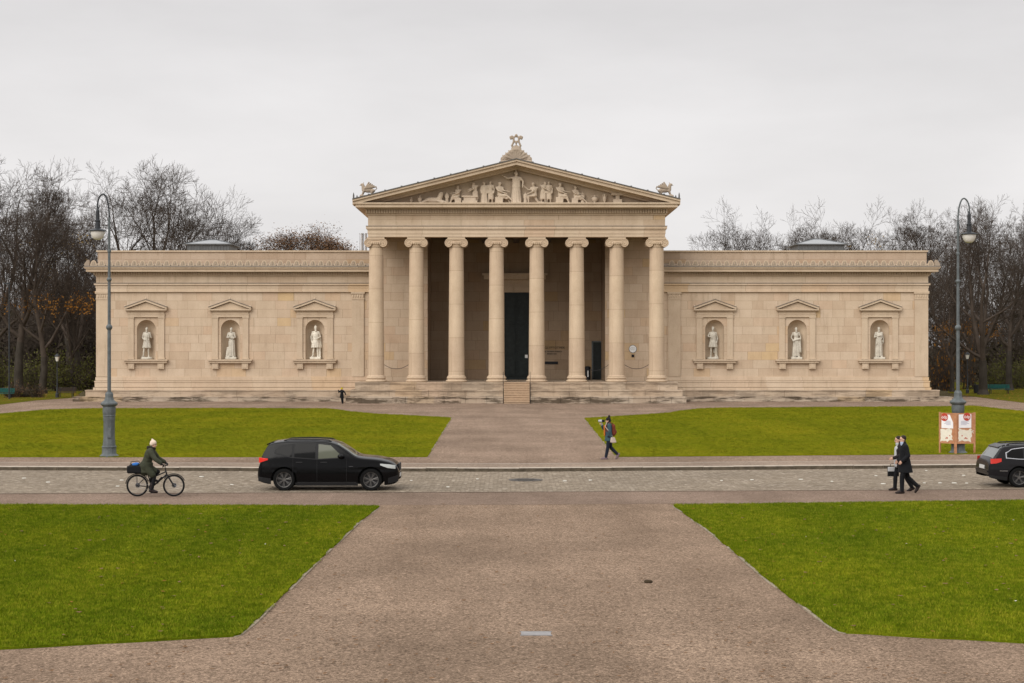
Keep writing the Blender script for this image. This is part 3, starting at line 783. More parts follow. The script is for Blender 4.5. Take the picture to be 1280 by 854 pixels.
def head(mb, c, fwd, k=1.0, tilt=0.0):
    """skull, jaw, nose, brow, lips and ears; c is the centre of the head"""
    c = Vector(c); f = Vector(fwd).normalized(); u = Vector((0,0,1)); f = (f*math.cos(tilt) - u*math.sin(tilt)).normalized()
    l = u.cross(f).normalized(); u = f.cross(l)
    Mx = Matrix((f, l, u)).transposed()
    P = lambda a, b, d: c + (f*a + l*b + u*d)*k
    mb.ell(P(-.012, 0, .028), .098*k, .077*k, .090*k, Mx); mb.ell(P(.022, 0, -.045), .066*k, .056*k, .072*k, Mx); mb.ell(P(.050, 0, -.088), .028*k, .030*k, .022*k, Mx)
    mb.caps(P(.082, 0, .008), P(.103, 0, -.028), .011*k, .016*k, 8); mb.caps(P(.070,-.035,.022), P(.070,.035,.022), .016*k, .016*k, 8)
    mb.caps(P(.080,-.017,-.060), P(.080,.017,-.060), .010*k, .010*k, 8)
    for s in (-1, 1): mb.ell(P(-.006, s*.076, -.012), .020*k, .010*k, .031*k, Mx, 8, 6)
    return P, Mx

def limbs(mb, J, k=1.0, g=0.0, arms=True, legs=True):
    """g inflates everything for clothes"""
    for s in 'LR':
        if arms:
            mb.caps(J['sh'+s], J['el'+s], .052*k+g, .042*k+g); mb.caps(J['el'+s], J['wr'+s], .042*k+g, .029*k+g)
        if legs:
            mb.caps(J['hip'+s], J['kn'+s], .088*k+g, .056*k+g); mb.caps(J['kn'+s], Vector(J['kn'+s])*.62+Vector(J['an'+s])*.38, .054*k+g, .056*k+g); mb.caps(Vector(J['kn'+s])*.62+Vector(J['an'+s])*.38, J['an'+s], .056*k+g, .036*k+g)
def torso(mb, J, k=1.0, g=0.0):
    hl, hr, sl_, sr_ = (Vector(J[q]) for q in ('hipL','hipR','shL','shR')); pel = (hl+hr)/2; che = (sl_+sr_)/2
    up = (che-pel).normalized(); lat = (sl_-sr_).normalized(); fw = lat.cross(up).normalized(); Mx = Matrix((fw, lat, up)).transposed()
    mb.ell(pel+up*.05*k, .115*k+g, .165*k+g, .15*k+g, Mx); mb.ell(pel+up*.20*k, .105*k+g, .145*k+g, .17*k+g, Mx)
    mb.ell(che-up*.13*k, .118*k+g, .165*k+g, .20*k+g, Mx); mb.caps(sl_*.86+sr_*.14, sr_*.86+sl_*.14, .062*k+g, .062*k+g)
    mb.caps(sl_*.7+sr_*.3, J['neck'], .06*k+g, .05*k+g); mb.caps(sr_*.7+sl_*.3, J['neck'], .06*k+g, .05*k+g)
    return pel, che, fw, lat, up
def foot(mb, an, d, k=1.0, g=0.0, pitch=0.0):
    an = Vector(an); d = Vector(d).normalized(); f = (d*math.cos(pitch) + Vector((0,0,-1))*math.sin(pitch)); up = Vector((0,0,1))*math.cos(pitch) + d*math.sin(pitch)
    heel = an - f*.045*k - up*.045*k; ball = an + f*.12*k - up*.055*k; toe = an + f*.185*k - up*.06*k
    mb.caps(an, heel, .042*k+g, .036*k+g, 10); mb.caps(heel, ball, .037*k+g, .040*k+g, 10); mb.caps(ball, toe, .040*k+g, .026*k+g, 10); mb.caps(an, ball, .040*k+g, .034*k+g, 10)

def standing(h=1.8, w=.0, lead=1):
    """upright joints for a figure facing -y, scaled to the height h"""
    k = h/1.8
    J = dict(neck=(0,.01,1.53), head=(0,-.02,1.68), shL=(.185,.01,1.47), shR=(-.185,.01,1.47), elL=(.25,.03,1.18), elR=(-.25,.03,1.18), wrL=(.24,-.08,.93), wrR=(-.24,-.08,.93),
             hipL=(.095,0,.93), hipR=(-.095,0,.93), knL=(.11,-.05,.50), knR=(-.11,-.02,.50), anL=(.12,-.02,.085), anR=(-.12,.03,.085))
    return J, k
def scaled(J, k, dz): return {a: (p[0]*k, p[1]*k, p[2]*k+dz) for a, p in J.items()}
def robe(mb, c, z0, z1, a0, b0, a1, b1, n, rg, depth=.03):
    mb.econe((c[0],c[1],z0), a0, b0, (c[0],c[1],z1), a1, b1)
    for i in range(n):                      # folds
        th = 2*math.pi*i/n + rg.uniform(-.2,.2); j = rg.uniform(-.3,.3)
        mb.caps((c[0]+a0*math.cos(th), c[1]+b0*math.sin(th), z0+.01), (c[0]+a1*.96*math.cos(th+j*.5), c[1]+b1*.96*math.sin(th+j*.5), z1), depth, depth*.5, 6)

def statue(i, cx, label):
    rg = random.Random(40+i); base = .20; ht = [2.50, 2.48, 2.58, 2.52, 2.50, 2.52][i]
    J, k = standing(ht); mb = MB()
    if i == 0: J.update(elL=(.27,.02,1.17), wrL=(.13,-.19,1.22), elR=(-.28,.03,1.18), wrR=(-.12,-.20,1.05), knR=(-.15,-.06,.50), anR=(-.19,-.08,.085))
    if i == 1: J.update(elL=(.26,-.03,1.20), wrL=(-.08,-.20,1.22), elR=(-.26,-.03,1.20), wrR=(.09,-.21,1.16))
    if i == 2: J.update(elL=(.28,.03,1.20), wrL=(.17,-.17,1.10), elR=(-.28,.05,1.18), wrR=(-.24,-.04,.92), anR=(-.16,-.06,.085))
    if i == 3: J.update(elR=(-.30,.02,1.25), wrR=(-.15,-.18,1.20), elL=(.28,.05,1.16), wrL=(.24,-.02,.90), knL=(.17,-.05,.5), anL=(.22,.03,.085))
    if i == 4: J.update(elR=(-.30,.04,1.20), wrR=(-.22,-.15,1.02), elL=(.28,.0,1.2), wrL=(.24,-.18,1.08))
    if i == 5: J.update(elR=(-.27,-.02,1.19), wrR=(.02,-.21,1.30), elL=(.28,.04,1.17), wrL=(.25,-.06,.90))
    J = scaled(J, k, base)
    torso(mb, J, k); limbs(mb, J, k)
    for s in 'LR': foot(mb, J['an'+s], (.25 if s == 'L' else -.25, -1, 0), k)
    mb.caps(J['neck'], J['head'], .058*k, .055*k)
    P, Mx = head(mb, J['head'], (rg.uniform(-.3,.3), -1, 0), k*1.05)
    for s in 'LR': hand(mb, J['wr'+s], Vector(J['wr'+s])-Vector(J['el'+s]), (0,0,1), (-1 if s == 'L' else 1, .3, 0), .6, k)
    if i in (0, 1, 4, 5): mb.ell(P(.05,0,-.12), .05*k, .055*k, .075*k, Mx)           # beard
    mb.ell(P(-.03,0,.055), .10*k, .092*k, .085*k, Mx)                                   # hair
    z = lambda t: base+t*k
    if i in (0, 2, 3):                      # short tunic
        robe(mb, (0,0), z(.56 if i != 3 else .60), z(1.05), .255*k, .20*k, .175*k, .135*k, 15, rg, .03*k)
        robe(mb, (0,0), z(1.05), z(1.40), .18*k, .14*k, .19*k, .13*k, 9, rg, .022*k)
        mb.econe((0,0,z(1.03)), .19*k, .15*k, (0,0,z(1.08)), .19*k, .15*k)
    if i == 1: robe(mb, (.03*k,0), z(.05), z(1.05), .21*k, .17*k, .18*k, .14*k, 14, rg, .032*k); mb.caps((-.25*k,-.05,z(.02)), (-.22*k,-.02,z(.52)), .10*k, .07*k); mb.ell((-.22*k,-.05,z(.56)), .06*k)
    if i == 4: robe(mb, (0,0), z(.05), z(1.08), .225*k, .18*k, .185*k, .145*k, 15, rg, .034*k); robe(mb, (.20*k,-.04*k), z(.28), z(1.15), .10*k, .09*k, .07*k, .07*k, 7, rg, .03*k); mb.caps((-.2*k,-.13*k,z(1.0)), (.22*k,-.14*k,z(1.12)), .06*k, .07*k)
    if i == 5:
        robe(mb, (0,0), z(.05), z(1.1), .215*k, .175*k, .185*k, .145*k, 15, rg, .034*k)
        for t in range(6): mb.caps((-.20*k+t*.02*k, -.13*k, z(.75+.1*t)), (.19*k, -.12*k, z(1.18+.06*t)), .035*k, .03*k)
    if i == 2:
        mb.ell(P(-.012,0,.075), .105*k, .095*k, .10*k, Mx); mb.caps(P(-.02,0,.12), P(-.01,0,.19), .05*k, .02*k)   # pointed helmet
        mb.ell(P(.045,0,-.12), .05*k, .055*k, .07*k, Mx)
        mb.box(.10*k, .30*k, -.02, .28, base-.02, z(.62)); robe(mb, (.20*k,.12*k), z(.55), z(1.42), .14*k, .12*k, .09*k, .09*k, 7, rg, .03*k)
    if i == 3:
        mb.ell(P(-.012,0,.07), .10*k, .09*k, .085*k, Mx); mb.caps(P(.03,0,.16), P(-.10,0,.10), .025*k, .02*k)
        robe(mb, (.17*k,.14*k), z(.25), z(1.4), .12*k, .08*k, .08*k, .07*k, 7, rg, .03*k); mb.caps((.2*k,.10,base), (.2*k,.10,z(.55)), .10*k, .07*k)
    if i == 0: mb.caps((.15*k,-.22*k,z(1.02)), (.17*k,-.2*k,z(1.38)), .028*k, .02*k)
    if i in (0, 3): mb.lathe([(.01,0),(.50,0),(.50,.12),(.42,base),(.01,base)], n=16)
    else: mb.box(-.46, .46, -.38, .38, 0, base)
    o = remesh(mb, 'statue', .024, M['marble_bright' if i == 2 else 'marble'], None, (XC+cx+(-.04, .02, .02, -.10, -.02, .0)[i], YC+yw+.36, NZ0+.004), 0, 2)
    return tag(o, label, 'statue', 'marble statues in the facade niches')
SL = ['white bearded statue in a short tunic holding a tool, in the leftmost wall niche',
      'white statue with folded arms and long robe, middle niche of the left wing',
      'brightest statue, pointed helmet and short tunic, niche nearest left of the columns',
      'slim warrior statue in short tunic, niche nearest right of the columns',
      'bearded statue with heavy robe over one arm, middle niche of the right wing',
      'statue wrapped in a full toga, one arm across, in the rightmost wall niche']
for i, cx in enumerate(cl): statue(i, cx, SL[i])

def relief(kind, x, h, seed, flip=1):
    """pediment figure of the given height, standing on the tympanum ledge"""
    rg = random.Random(seed); mb = MB(); k = h/1.8
    J, _ = standing()
    if kind == 'seated' or kind == 'reach':
        k = h/1.42
        J.update(neck=(0,0,1.10), head=(.03*flip,-.02,1.26), shL=(.17,0,1.04), shR=(-.17,0,1.04), hipL=(.05*flip,.06,.52), hipR=(.05*flip,-.08,.52),
                 knL=(.38*flip,.05,.50), knR=(.36*flip,-.12,.56), anL=(.55*flip,.05,.06), anR=(.78*flip if kind == 'reach' else .48*flip,-.12,.06),
                 elL=(.22*flip,-.05,.82), elR=(-.05*flip,-.18,.80), wrL=(.45*flip,-.12,.78), wrR=(.30*flip,-.2,.66))
    if kind == 'kneel':
        k = h/1.35
        J.update(neck=(.02*flip,0,1.06), head=(.06*flip,-.02,1.22), shL=(.17,0,1.0), shR=(-.17,0,1.0), hipL=(0,.06,.48), hipR=(0,-.08,.48), knL=(-.2*flip,.05,.08), knR=(.32*flip,-.1,.48), anL=(-.5*flip,.05,.08), anR=(.3*flip,-.1,.06),
                 elL=(.30*flip,-.05,.85), elR=(.05*flip,-.18,.76), wrL=(.48*flip,-.1,1.05), wrR=(.3*flip,-.2,.62))
    if kind == 'lean':
        J.update(head=(.12*flip,-.03,1.63), neck=(.06*flip,0,1.5), elL=(.30*flip,-.05,1.22), wrL=(.46*flip,-.12,1.12), elR=(.1*flip,-.2,1.2), wrR=(.40*flip,-.2,1.0))
    if kind == 'god': J.update(elL=(.32,-.02,1.25), wrL=(.30,-.10,1.0), elR=(-.40,-.02,1.42), wrR=(-.55,-.05,1.52))
    J = scaled(J, k, 0)
    torso(mb, J, k); limbs(mb, J, k, .008); mb.caps(J['neck'], J['head'], .06*k, .06*k)
    P, Mx = head(mb, J['head'], (flip*.6, -1, 0), k*1.08); mb.ell(P(-.03,0,.05), .105*k, .095*k, .09*k, Mx)
    for s in 'LR': foot(mb, J['an'+s], (flip*.6, -1, 0), k); mb.caps(J['wr'+s], Vector(J['wr'+s])+(Vector(J['wr'+s])-Vector(J['el'+s])).normalized()*.12*k, .04*k, .03*k)
    if kind in ('seated', 'reach'):
        mb.box(-.22*k, .2*k, -.18*k, .22*k, 0, .42*k); 
        for i in range(6): mb.caps((.06*flip*k, (-.15+.05*i)*k, .5*k), ((.36+.02*i)*flip*k, (-.15+.05*i)*k, (.30 if i % 2 else .48)*k), .075*k, .06*k)
    if kind in ('god', 'robed'):
        robe(mb, (0,0), .02, 1.08*k, .24*k, .18*k, .17*k, .13*k, 13, rg, .035*k); robe(mb, (0,0), .9*k, 1.42*k, .20*k, .15*k, .18*k, .12*k, 9, rg, .025*k)
    if kind == 'god': mb.caps(P(-.02,0,.10), P(-.02,0,.24), .06*k, .03*k); mb.caps(P(.0,0,.20), P(-.14,0,.08), .03*k, .03*k)
    if kind in ('lean', 'stand'): robe(mb, (-.05*flip*k,.03*k), .35*k, 1.0*k, .17*k, .12*k, .14*k, .12*k, 8, rg, .035*k)
    o = remesh(mb, 'carved_figure', .045, M['relief'], TYM, (x, YE+.18, zt0+.012), 0, 1); o.scale = (1.22, 1.1, 1.0)
    return o
Xp = lambda zx: bx(430 + zx/2.977, 134.4)          # pediment columns measured on the enlarged view
Hp = lambda zy: (278-zy)/2.977/F*134.4
for kind, zx, zy, fl_ in (('god', 641, 160, 1), ('reach', 578, 196, 1), ('stand', 545, 196, -1), ('robed', 522, 198, 1), ('lean', 488, 197, -1), ('seated', 425, 210, -1),
                          ('robed', 383, 235, 1), ('robed', 675, 236, -1), ('kneel', 708, 199, -1), ('lean', 742, 195, 1), ('stand', 762, 197, -1), ('seated', 803, 199, 1), ('reach', 860, 212, 1), ('robed', 888, 234, -1)):
    relief(kind, Xp(zx), Hp(zy), int(zx), fl_)
def vase(zx, zy, fat=1.0):
    h = Hp(zy); m_ = MB(); m_.lathe([(.01,0),(.16*h,0),(.14*h,.06*h),(.06*h,.14*h),(.22*h*fat,.34*h),(.27*h*fat,.55*h),(.22*h*fat,.72*h),(.10*h,.82*h),(.09*h,.9*h),(.16*h,h),(.01,h)], n=18)
    for s in (-1, 1): m_.tube([(s*.10*h,0,.9*h),(s*.26*h*fat,0,.92*h),(s*.26*h*fat,0,.66*h)], .03*h, 6)
    o = m_.build('carved_vase', M['relief'], TYM, True, (Xp(zx), YE+.18, zt0+.012))
vase(282, 249, 1.1); vase(250, 255, .8); vase(933, 247, 1.5); vase(970, 243, .8)
m_ = MB(); m_.box(-.62,.62,-.3,.25,0,.22); m_.box(-.5,.5,-.25,.2,.22,.5); m_.box(-.66,.66,-.3,.25,.5,.62); m_.build('carved_pedestal', M['relief'], TYM, loc=(Xp(468), YE+.2, zt0+.012))
m_ = MB(); m_.box(-.36,.36,-.22,.2,0,.34); m_.box(-.16,.16,-.14,.14,.34,.66); m_.box(-.52,.52,-.22,.2,.66,.86); m_.build('carved_altar', M['relief'], TYM, loc=(Xp(1018), YE+.2, zt0+.012))
# couchant animal at the left
m_ = MB(); m_.ell((0,0,.42), .85, .3, .36); m_.caps((.55,-.05,.5), (.72,-.08,1.0), .3, .26); m_.ell((.75,-.12,1.2), .24, .2, .24); m_.caps((.8,-.2,.35), (1.25,-.25,.12), .13, .1); m_.caps((-.7,-.1,.3), (-1.2,-.15,.12), .2, .1); m_.caps((.4,-.25,.3), (.9,-.32,.1), .13, .1)
remesh(m_, 'carved_beast', .05, M['relief'], TYM, (Xp(332), YE+.2, zt0+.012), 0, 2).scale = (.85, .8, .66)

# roof ornaments: griffins on the corners, palmette with lyre on the ridge
def griffin(px, s):
    m_ = MB()
    m_.ell((0,0,.62), .52, .22, .30); m_.caps((s*-.42,0,.62), (s*-.52,0,1.18), .22, .15); m_.ell((s*-.58,0,1.27), .18, .12, .13); m_.caps((s*-.66,0,1.25), (s*-.82,0,1.14), .08, .03)
    m_.caps((s*-.5,0,1.36), (s*-.44,0,1.54), .05, .02)
    for yy in (-.13, .13):
        m_.caps((s*-.42,yy,.55), (s*-.58,yy,.08), .12, .07); m_.caps((s*-.58,yy,.08), (s*-.72,yy,.06), .08, .06)
        m_.caps((s*.42,yy,.55), (s*.28,yy,.30), .19, .11); m_.caps((s*.28,yy,.3), (s*.40,yy,.07), .1, .07); m_.caps((s*.40,yy,.07), (s*.22,yy,.06), .07, .06)
        for t in range(5): m_.caps((s*(-.28+.03*t),yy*1.3,.82), (s*(.05+.16*t),yy*1.8,1.52-.13*t), .10, .05)
    m_.caps((s*.52,0,.55), (s*.78,0,.8), .06, .04); m_.caps((s*.78,0,.8), (s*.68,0,1.05), .04, .06)
    m_.box(-.8, .85, -.3, .3, -.28, .04)
    Yg = 134.6; o = remesh(m_, 'corner_griffin', .04, M['antefix'], MUS, (bx(px, Yg), by(Yg)-.6, WZ(244, Yg)-.10), 0, 1); o.scale = (.88, .9, .72)
    return o
griffin(461.5, 1); griffin(829.5, -1)
m_ = MB(); hw = 1.30
m_.box(-hw, hw, -.35, .35, -.35, .12)
for s in (-1, 1):
    for i in range(5):                      # stepped scrolls and leaves rising to the middle
        x = s*(1.08-.24*i); z = .12 + .19*i
        m_.lathe([(.01,-.16),(.21,-.16),(.21,.16),(.01,.16)], (x,0,z+.13), 16, 'y'); m_.ell((x,-.17,z+.13), .09, .06, .09)
        m_.caps((x-s*.1,0,z+.2), (x+s*.02,-.02,z+.46), .11, .05)
for i in range(9):
    a = R(20+140*i/8); m_.caps((.2*math.cos(a),-.1,.15+.2*math.sin(a)), (.85*math.cos(a),-.12,.12+.92*math.sin(a)), .07, .11)
m_.prism([(-.95,.1),(.95,.1),(.5,.95),(.3,1.1),(-.3,1.1),(-.5,.95)], -.1, .2)
for s in (-1, 1):                           # lyre
    pts = [(s*.14,0,1.08),(s*.36,0,1.35),(s*.22,0,1.65),(s*.20,0,1.92),(s*.34,0,2.12),(s*.48,0,2.06),(s*.44,0,1.92),(s*.36,0,1.96)]
    for p, q in zip(pts, pts[1:]): m_.caps(p, q, .085, .08)
m_.caps((-.3,0,2.08), (.3,0,2.08), .06); m_.ell((0,0,2.2), .12); m_.caps((0,0,1.05), (0,0,1.5), .11, .05); m_.ell((0,0,1.62), .1, .1, .14); m_.caps((-.2,0,1.72), (.2,0,1.72), .05)
Ya = 133.9; o = remesh(m_, 'ridge_palmette', .04, M['antefix'], MUS, (bx(645.3, Ya), by(Ya), WZ(203, Ya)), 0, 1)

# things in the porch
def at_px(px, y, Y): return (WX(px, Y), Y, WZ(y, Y))
for (i, j) in ((0, 1), (5, 6), (6, 7)):
    x0, x1 = bx(PXC[i], YC)+XC+.62, bx(PXC[j], YC)+XC-.62; m_ = MB(); pts = []
    for t in range(25):
        u = t/24; pts.append((x0+(x1-x0)*u, YC, 3.15 - .62*4*u*(1-u)*.6 - (0 if i != 5 else .25*(1-u))))
    m_.tube(pts, .022, 6)
    o = m_.build('barrier_rope', M['iron'])
    tag(o, {0: 'dark sagging rope between the two leftmost temple columns', 5: 'dark sagging rope in front of the small side door', 6: 'dark sagging rope between the two rightmost temple columns'}[i], 'rope', 'ropes between the columns')
c = at_px(791, 436.3, YW)
S_ = thing('round_sign', 'round white sign on the pale wall between the two rightmost columns', 'sign', (c[0], YW-.01, c[2]))
m_ = MB(); m_.lathe([(.01,-.02),(.30,-.02),(.30,.0),(.01,.0)], (0,0,0), 28, 'y'); m_.build('panel', M['white'], S_)
m_ = MB(); m_.lathe([(.30,-.03),(.335,-.03),(.335,.0),(.30,.0)], (0,0,0), 28, 'y', cap=False); m_.build('rim', M['lampmetal'], S_)
m_ = MB()
for z, w in ((.12,.15),(.05,.22),(-.03,.22),(-.10,.16)):
    x = -w
    while x < w: L = .03+.03*((x*91) % 1); m_.box(x, min(x+L, w), -.0245, -.0205, z, z+.03); x += L+.02
m_.build('printed_lines', M['grey'], S_)
c = at_px(791, 444.9, YW); m_ = MB(); m_.box(-.11,.11,-.04,0,-.11,.11); m_.lathe([(.01,-.06),(.075,-.06),(.075,-.04),(.01,-.04)], (0,0,0), 12, 'y')
tag(m_.build('wall_socket', M['iron'], loc=(c[0], YW-.01, c[2])), 'small black box on the wall under the round sign', 'box')
m_ = MB(); m_.box(bx(681, YRw)+XC, bx(697.5, YRw)+XC, YRw-.06, YRw-.004, zD(455.3), zD(452)); m_.box(bx(682, YRw)+XC, bx(696.5, YRw)+XC, YRw-.075, YRw-.06, zD(454.6), zD(452.7)); tag(m_.build('wall_plaque', M['iron']), 'long narrow black plaque low on the porch wall right of the black door', 'plaque')
L_ = thing('wall_lettering', 'dark raised letters naming the museum on the porch wall above the black plaque', 'lettering', (bx(680.6, YRw)+XC, YRw-.015, zD(436)))
def text(body, size, parent, loc, m, name, ex=.012, align='LEFT', rot=(math.pi/2, 0, 0), spacing=1.0):
    cu = bpy.data.curves.new(name, 'FONT'); cu.body = body; cu.size = size; cu.extrude = ex; cu.align_x = align; cu.space_character = spacing
    t = bpy.data.objects.new(name+'_src', cu); COL.objects.link(t); dg = bpy.context.evaluated_depsgraph_get(); dg.update()
    me = bpy.data.meshes.new_from_object(t.evaluated_get(dg)); bpy.data.objects.remove(t); me.materials.clear(); me.materials.append(m)
    o = bpy.data.objects.new(name, me); COL.objects.link(o); o.parent = parent; o.location = loc; o.rotation_euler = rot; return o
text('GLYPTOTHEK', .27, L_, (0,0,0), M['iron'], 'letter_row', spacing=1.10)
m_ = MB(); rg = random.Random(9)
for z, x0, x1 in ((-.30, .02, 1.55), (-.50, .25, 1.05)):
    x = x0
    while x < x1:
        w = rg.uniform(.03, .06); m_.box(x, x+w, -.012, 0, z, z+.10)
        x += w + (.035 if rg.random() < .8 else .09)
m_.build('small_letters', M['iron'], L_)
c = (bx(734, YRw)+XC, YRw-1.2, 1.70)
B_ = thing('litter_bin', 'black cylindrical bin standing in the porch left of the small side door', 'bin', c)
m_ = MB(); m_.lathe([(.01,0),(.24,0),(.24,.95),(.27,.95),(.27,1.05),(.01,1.05)], n=20); sharp(m_.build('body', M['iron'], B_))
m_ = MB(); m_.box(-.05,.05,-.262,-.235,.25,.8); m_.build('label_strip', M['white'], B_)
m_ = MB(); m_.lathe([(.20,1.05),(.27,1.06),(.22,1.16),(.01,1.2)], n=20); sharp(m_.build('lid', M['iron'], B_))

# ------------------------------------------------------------------ street lamps
def street_lamp(px, y, side, label):
    x, Y, _ = G(px, y)
    L = thing('street_lamp', label, 'street lamp', (x, Y, 0), 0, 'tall crook lamps on the plaza')
    b = MB(); b.lathe([(.01,0),(.40,0),(.40,.05),(.34,.09),(.31,.12),(.295,.16),(.285,.38),(.31,.40),(.31,.44),(.265,.47),(.245,.74),(.235,.78),(.235,1.50),(.245,1.53),(.245,1.70),(.26,1.72),(.26,1.75),(.245,1.77),(.265,1.84),(.27,2.05),(.26,2.12),(.35,2.20),(.36,2.26),(.30,2.31),(.20,2.40),(.18,2.46),(.165,2.52),(.17,2.64),(.14,2.70),(.12,2.74),(.01,2.74)], n=10, rot=.3)
    o = b.build('pedestal', M['lampmetal'], L); sharp(o, 22)
    h = MB(); h.box(-.02,.15,-.262,-.225,.80,1.24); h.box(.0,.13,-.275,-.26,.83,1.21); q = h.build('hatch', M['lampmetal'], o)
    for k in range(10):
        pass
    p = MB(); top = 10.1
    p.lathe([(.078,2.72),(.074,5.35),(.10,5.38),(.135,5.44),(.135,5.50),(.10,5.56),(.068,5.6),(.064,7.4),(.085,7.43),(.11,7.49),(.085,7.55),(.060,7.58),(.056,8.62),(.08,8.66),(.08,8.72),(.055,8.76),(.048,top),(.01,top)], n=14)
    sharp(p.build('pole', M['lampmetal'], L), 25)
    a = MB(); pts = [(0,0,top-.02)]; w = .25
    for i in range(17):
        t = math.pi*i/16; zz = .95*math.sin(t) if t < math.pi/2 else .55*math.sin(t)+.40
        pts.append((side*(w-w*math.cos(t)), 0, top+.05+zz))
    pts += [(side*.485,0,top+.36)]
    a.tube(pts, [.034]*len(pts), 8); 
    a.tube([(side*.475,0,top+.46),(side*.43,0,top+.40),(side*.41,0,top+.5),(side*.44,0,top+.54)], .016, 5)
    a.build('crook_arm', M['lampdark'] if side < 0 else M['lampmetal'], L, True)
    m_ = M['lampdark']; hd = MB(); zt = top+.42; cx = side*.485
    hd.lathe([(.01,zt),(.035,zt),(.05,zt-.05),(.06,zt-.10),(.075,zt-.12),(.075,zt-.50),(.12,zt-.53),(.12,zt-.57),(.10,zt-.60),(.11,zt-.86),(.16,zt-.89),(.36,zt-.955),(.38,zt-.98),(.36,zt-.99),(.01,zt-.97)], (cx,0,0), 24)
    sharp(hd.build('lantern_cap', m_, L), 30)
    gl = MB(); gl.lathe([(.01,zt-.985),(.28,zt-.985),(.29,zt-1.03),(.28,zt-1.12),(.23,zt-1.24),(.16,zt-1.32),(.08,zt-1.35),(.01,zt-1.355)], (cx,0,0), 24)
    gl.build('globe', M['opal'], L, True)
    return L
street_lamp(136.5, 571.0, -1, 'tall grey street lamp on the left lawn edge, its crook arm pointing left')
street_lamp(1197.5, 567.0, 1, 'tall grey street lamp on the right lawn edge, poster boards round its foot')

# poster boards leaning together round the right lamp
def plywood():
    k = NT('weathered poster board'); tc = k.n('ShaderNodeTexCoord').outputs['Object']
    k.base(k.ramp(k.noise(tc, 5, 6, .7), [(.3, (.30,.12,.05)), (.55, (.42,.20,.10)), (.75, (.50,.31,.19))])); k.set(Roughness=.85); return k.mat
M['ply'] = plywood()
M['paper'] = plain('torn white paper', (.66,.62,.52), .8, 0, .12, 7)
M['paper2'] = plain('clean white poster', (.72,.71,.72), .7, 0, .05, 7)
M['redprint'] = plain('orange red print', (.42,.055,.03), .7, 0, .1, 9)
M['whiteprint'] = plain('white print', (.78,.76,.74), .7, 0, .03, 9)
M['greyprint'] = plain('grey print lines', (.33,.33,.42), .8, 0, .1, 9)
gx, gy, _ = G(1194.3, 567.9)
BD = thing('poster_stand', 'rust coloured poster stand of two boards with torn white posters round the lamp foot', 'poster stand', (gx, gy, 0))
def board(ax, ay, w, name):
    """upright panel from the front corner towards (ax, ay); returns a placer for sheets on its face"""
    d = Vector((ax, ay, 0)).normalized(); nrm = Vector((d.y, -d.x, 0)); nrm = nrm if nrm.y < 0 else -nrm
    m_ = MB(); c = d*(w/2+.04) + Vector((0,0,1.11)); m_.obox(c, d, nrm, (0,0,1), w/2, .018, .63); o = m_.build(name, M['ply'], BD)
    fr = MB()
    fr.obox(d*(w/2+.04)+Vector((0,0,1.75)), d, nrm, (0,0,1), w/2+.01, .03, .025); fr.obox(d*(w/2+.04)+Vector((0,0,.48)), d, nrm, (0,0,1), w/2+.01, .03, .03)
    fr.obox(d*(w+.03)+Vector((0,0,.90)), d, nrm, (0,0,1), .032, .035, .90)
    fr.build('frame', M['ply'], o)
    def put(pts, off, m, nm):
        q = MB(); vs = [tuple(d*(.04+u*w) + nrm*(.018+off) + Vector((0,0,.48+v*1.26))) for u, v in pts]; vb = [tuple(Vector(v_) - nrm*.003) for v_ in vs]
        n = len(vs); q.add(vs+vb, [tuple(range(n)), tuple(range(2*n-1,n-1,-1))] + [(i, (i+1) % n, n+(i+1) % n, n+i) for i in range(n)])
        e = q.build(nm, m, o); fix_normals(e.data); return e
    return o, d, nrm, put
def ragged(u0, u1, v0, v1, seed, amt=.06, n=7):
    rg = random.Random(seed); P = []
    for i in range(n): P.append((u0+(u1-u0)*i/n, v0+rg.uniform(0,amt)))
    for i in range(n): P.append((u1-rg.uniform(0,amt*1.6), v0+(v1-v0)*i/n))
    for i in range(n): P.append((u1-(u1-u0)*i/n, v1-rg.uniform(0,amt)))
    for i in range(n): P.append((u0+rg.uniform(0,amt*1.6), v1-(v1-v0)*i/n))
    return P
def disc(u, v, ru, rv, n=24): return [(u+ru*math.cos(2*math.pi*i/n), v+rv*math.sin(2*math.pi*i/n)) for i in range(n)]
fp = MB(); fp.box(-.05,.05,-.05,.05,0,1.78); fp.build('corner_post', M['ply'], BD)
def posters(w, ax, ay, nm, seed, wide):
    o, d, nrm, put = board(ax, ay, w, nm)
    put(ragged(.08, .86 if wide else .97, .02, .51, seed, .08), .004, M['paper'], 'torn_poster')
    if wide: put(ragged(.74, .97, .30, .46, seed+3, .08, 4), .0045, M['paper'], 'torn_poster')
    put([(.12,.52),(.80,.52),(.80,.985),(.12,.985)] if wide else [(.08,.50),(.86,.50),(.86,.97),(.30,.97),(.08,.7)], .009, M['paper2'], 'poster')
    cu, cv = (.56,.90) if wide else (.66,.88)
    ru = .175/w; put(disc(cu, cv, ru, .175/1.26), .014, M['redprint'], 'round_logo')
    for i, v in enumerate((.74,.70,.66,.62)):
        put([(.24,v),(.24+(.42,.36,.44,.30)[i],v),(.24+(.42,.36,.44,.30)[i],v+.015),(.24,v+.015)], .013, M['greyprint'], 'print_line')
    for (u, v) in ((.46,.16),(.56,.15),(.50,.18),(.30,.25)): put(disc(u, v, .035, .022, 7), .009, M['redprint'], 'print_blot')
    p = d*(.04+cu*w) + nrm*.040 + Vector((0,0,.48+cv*1.26-.06))
    rz = math.atan2(-nrm.x, nrm.y) + math.pi
    text('ödp', .19, o, p, M['whiteprint'], 'lettering', .002, 'CENTER', (math.pi/2, 0, rz))
    return o
posters(.88, 1, .25, 'board', 11, True)
posters(.72, -.62, .62, 'board', 23, False)
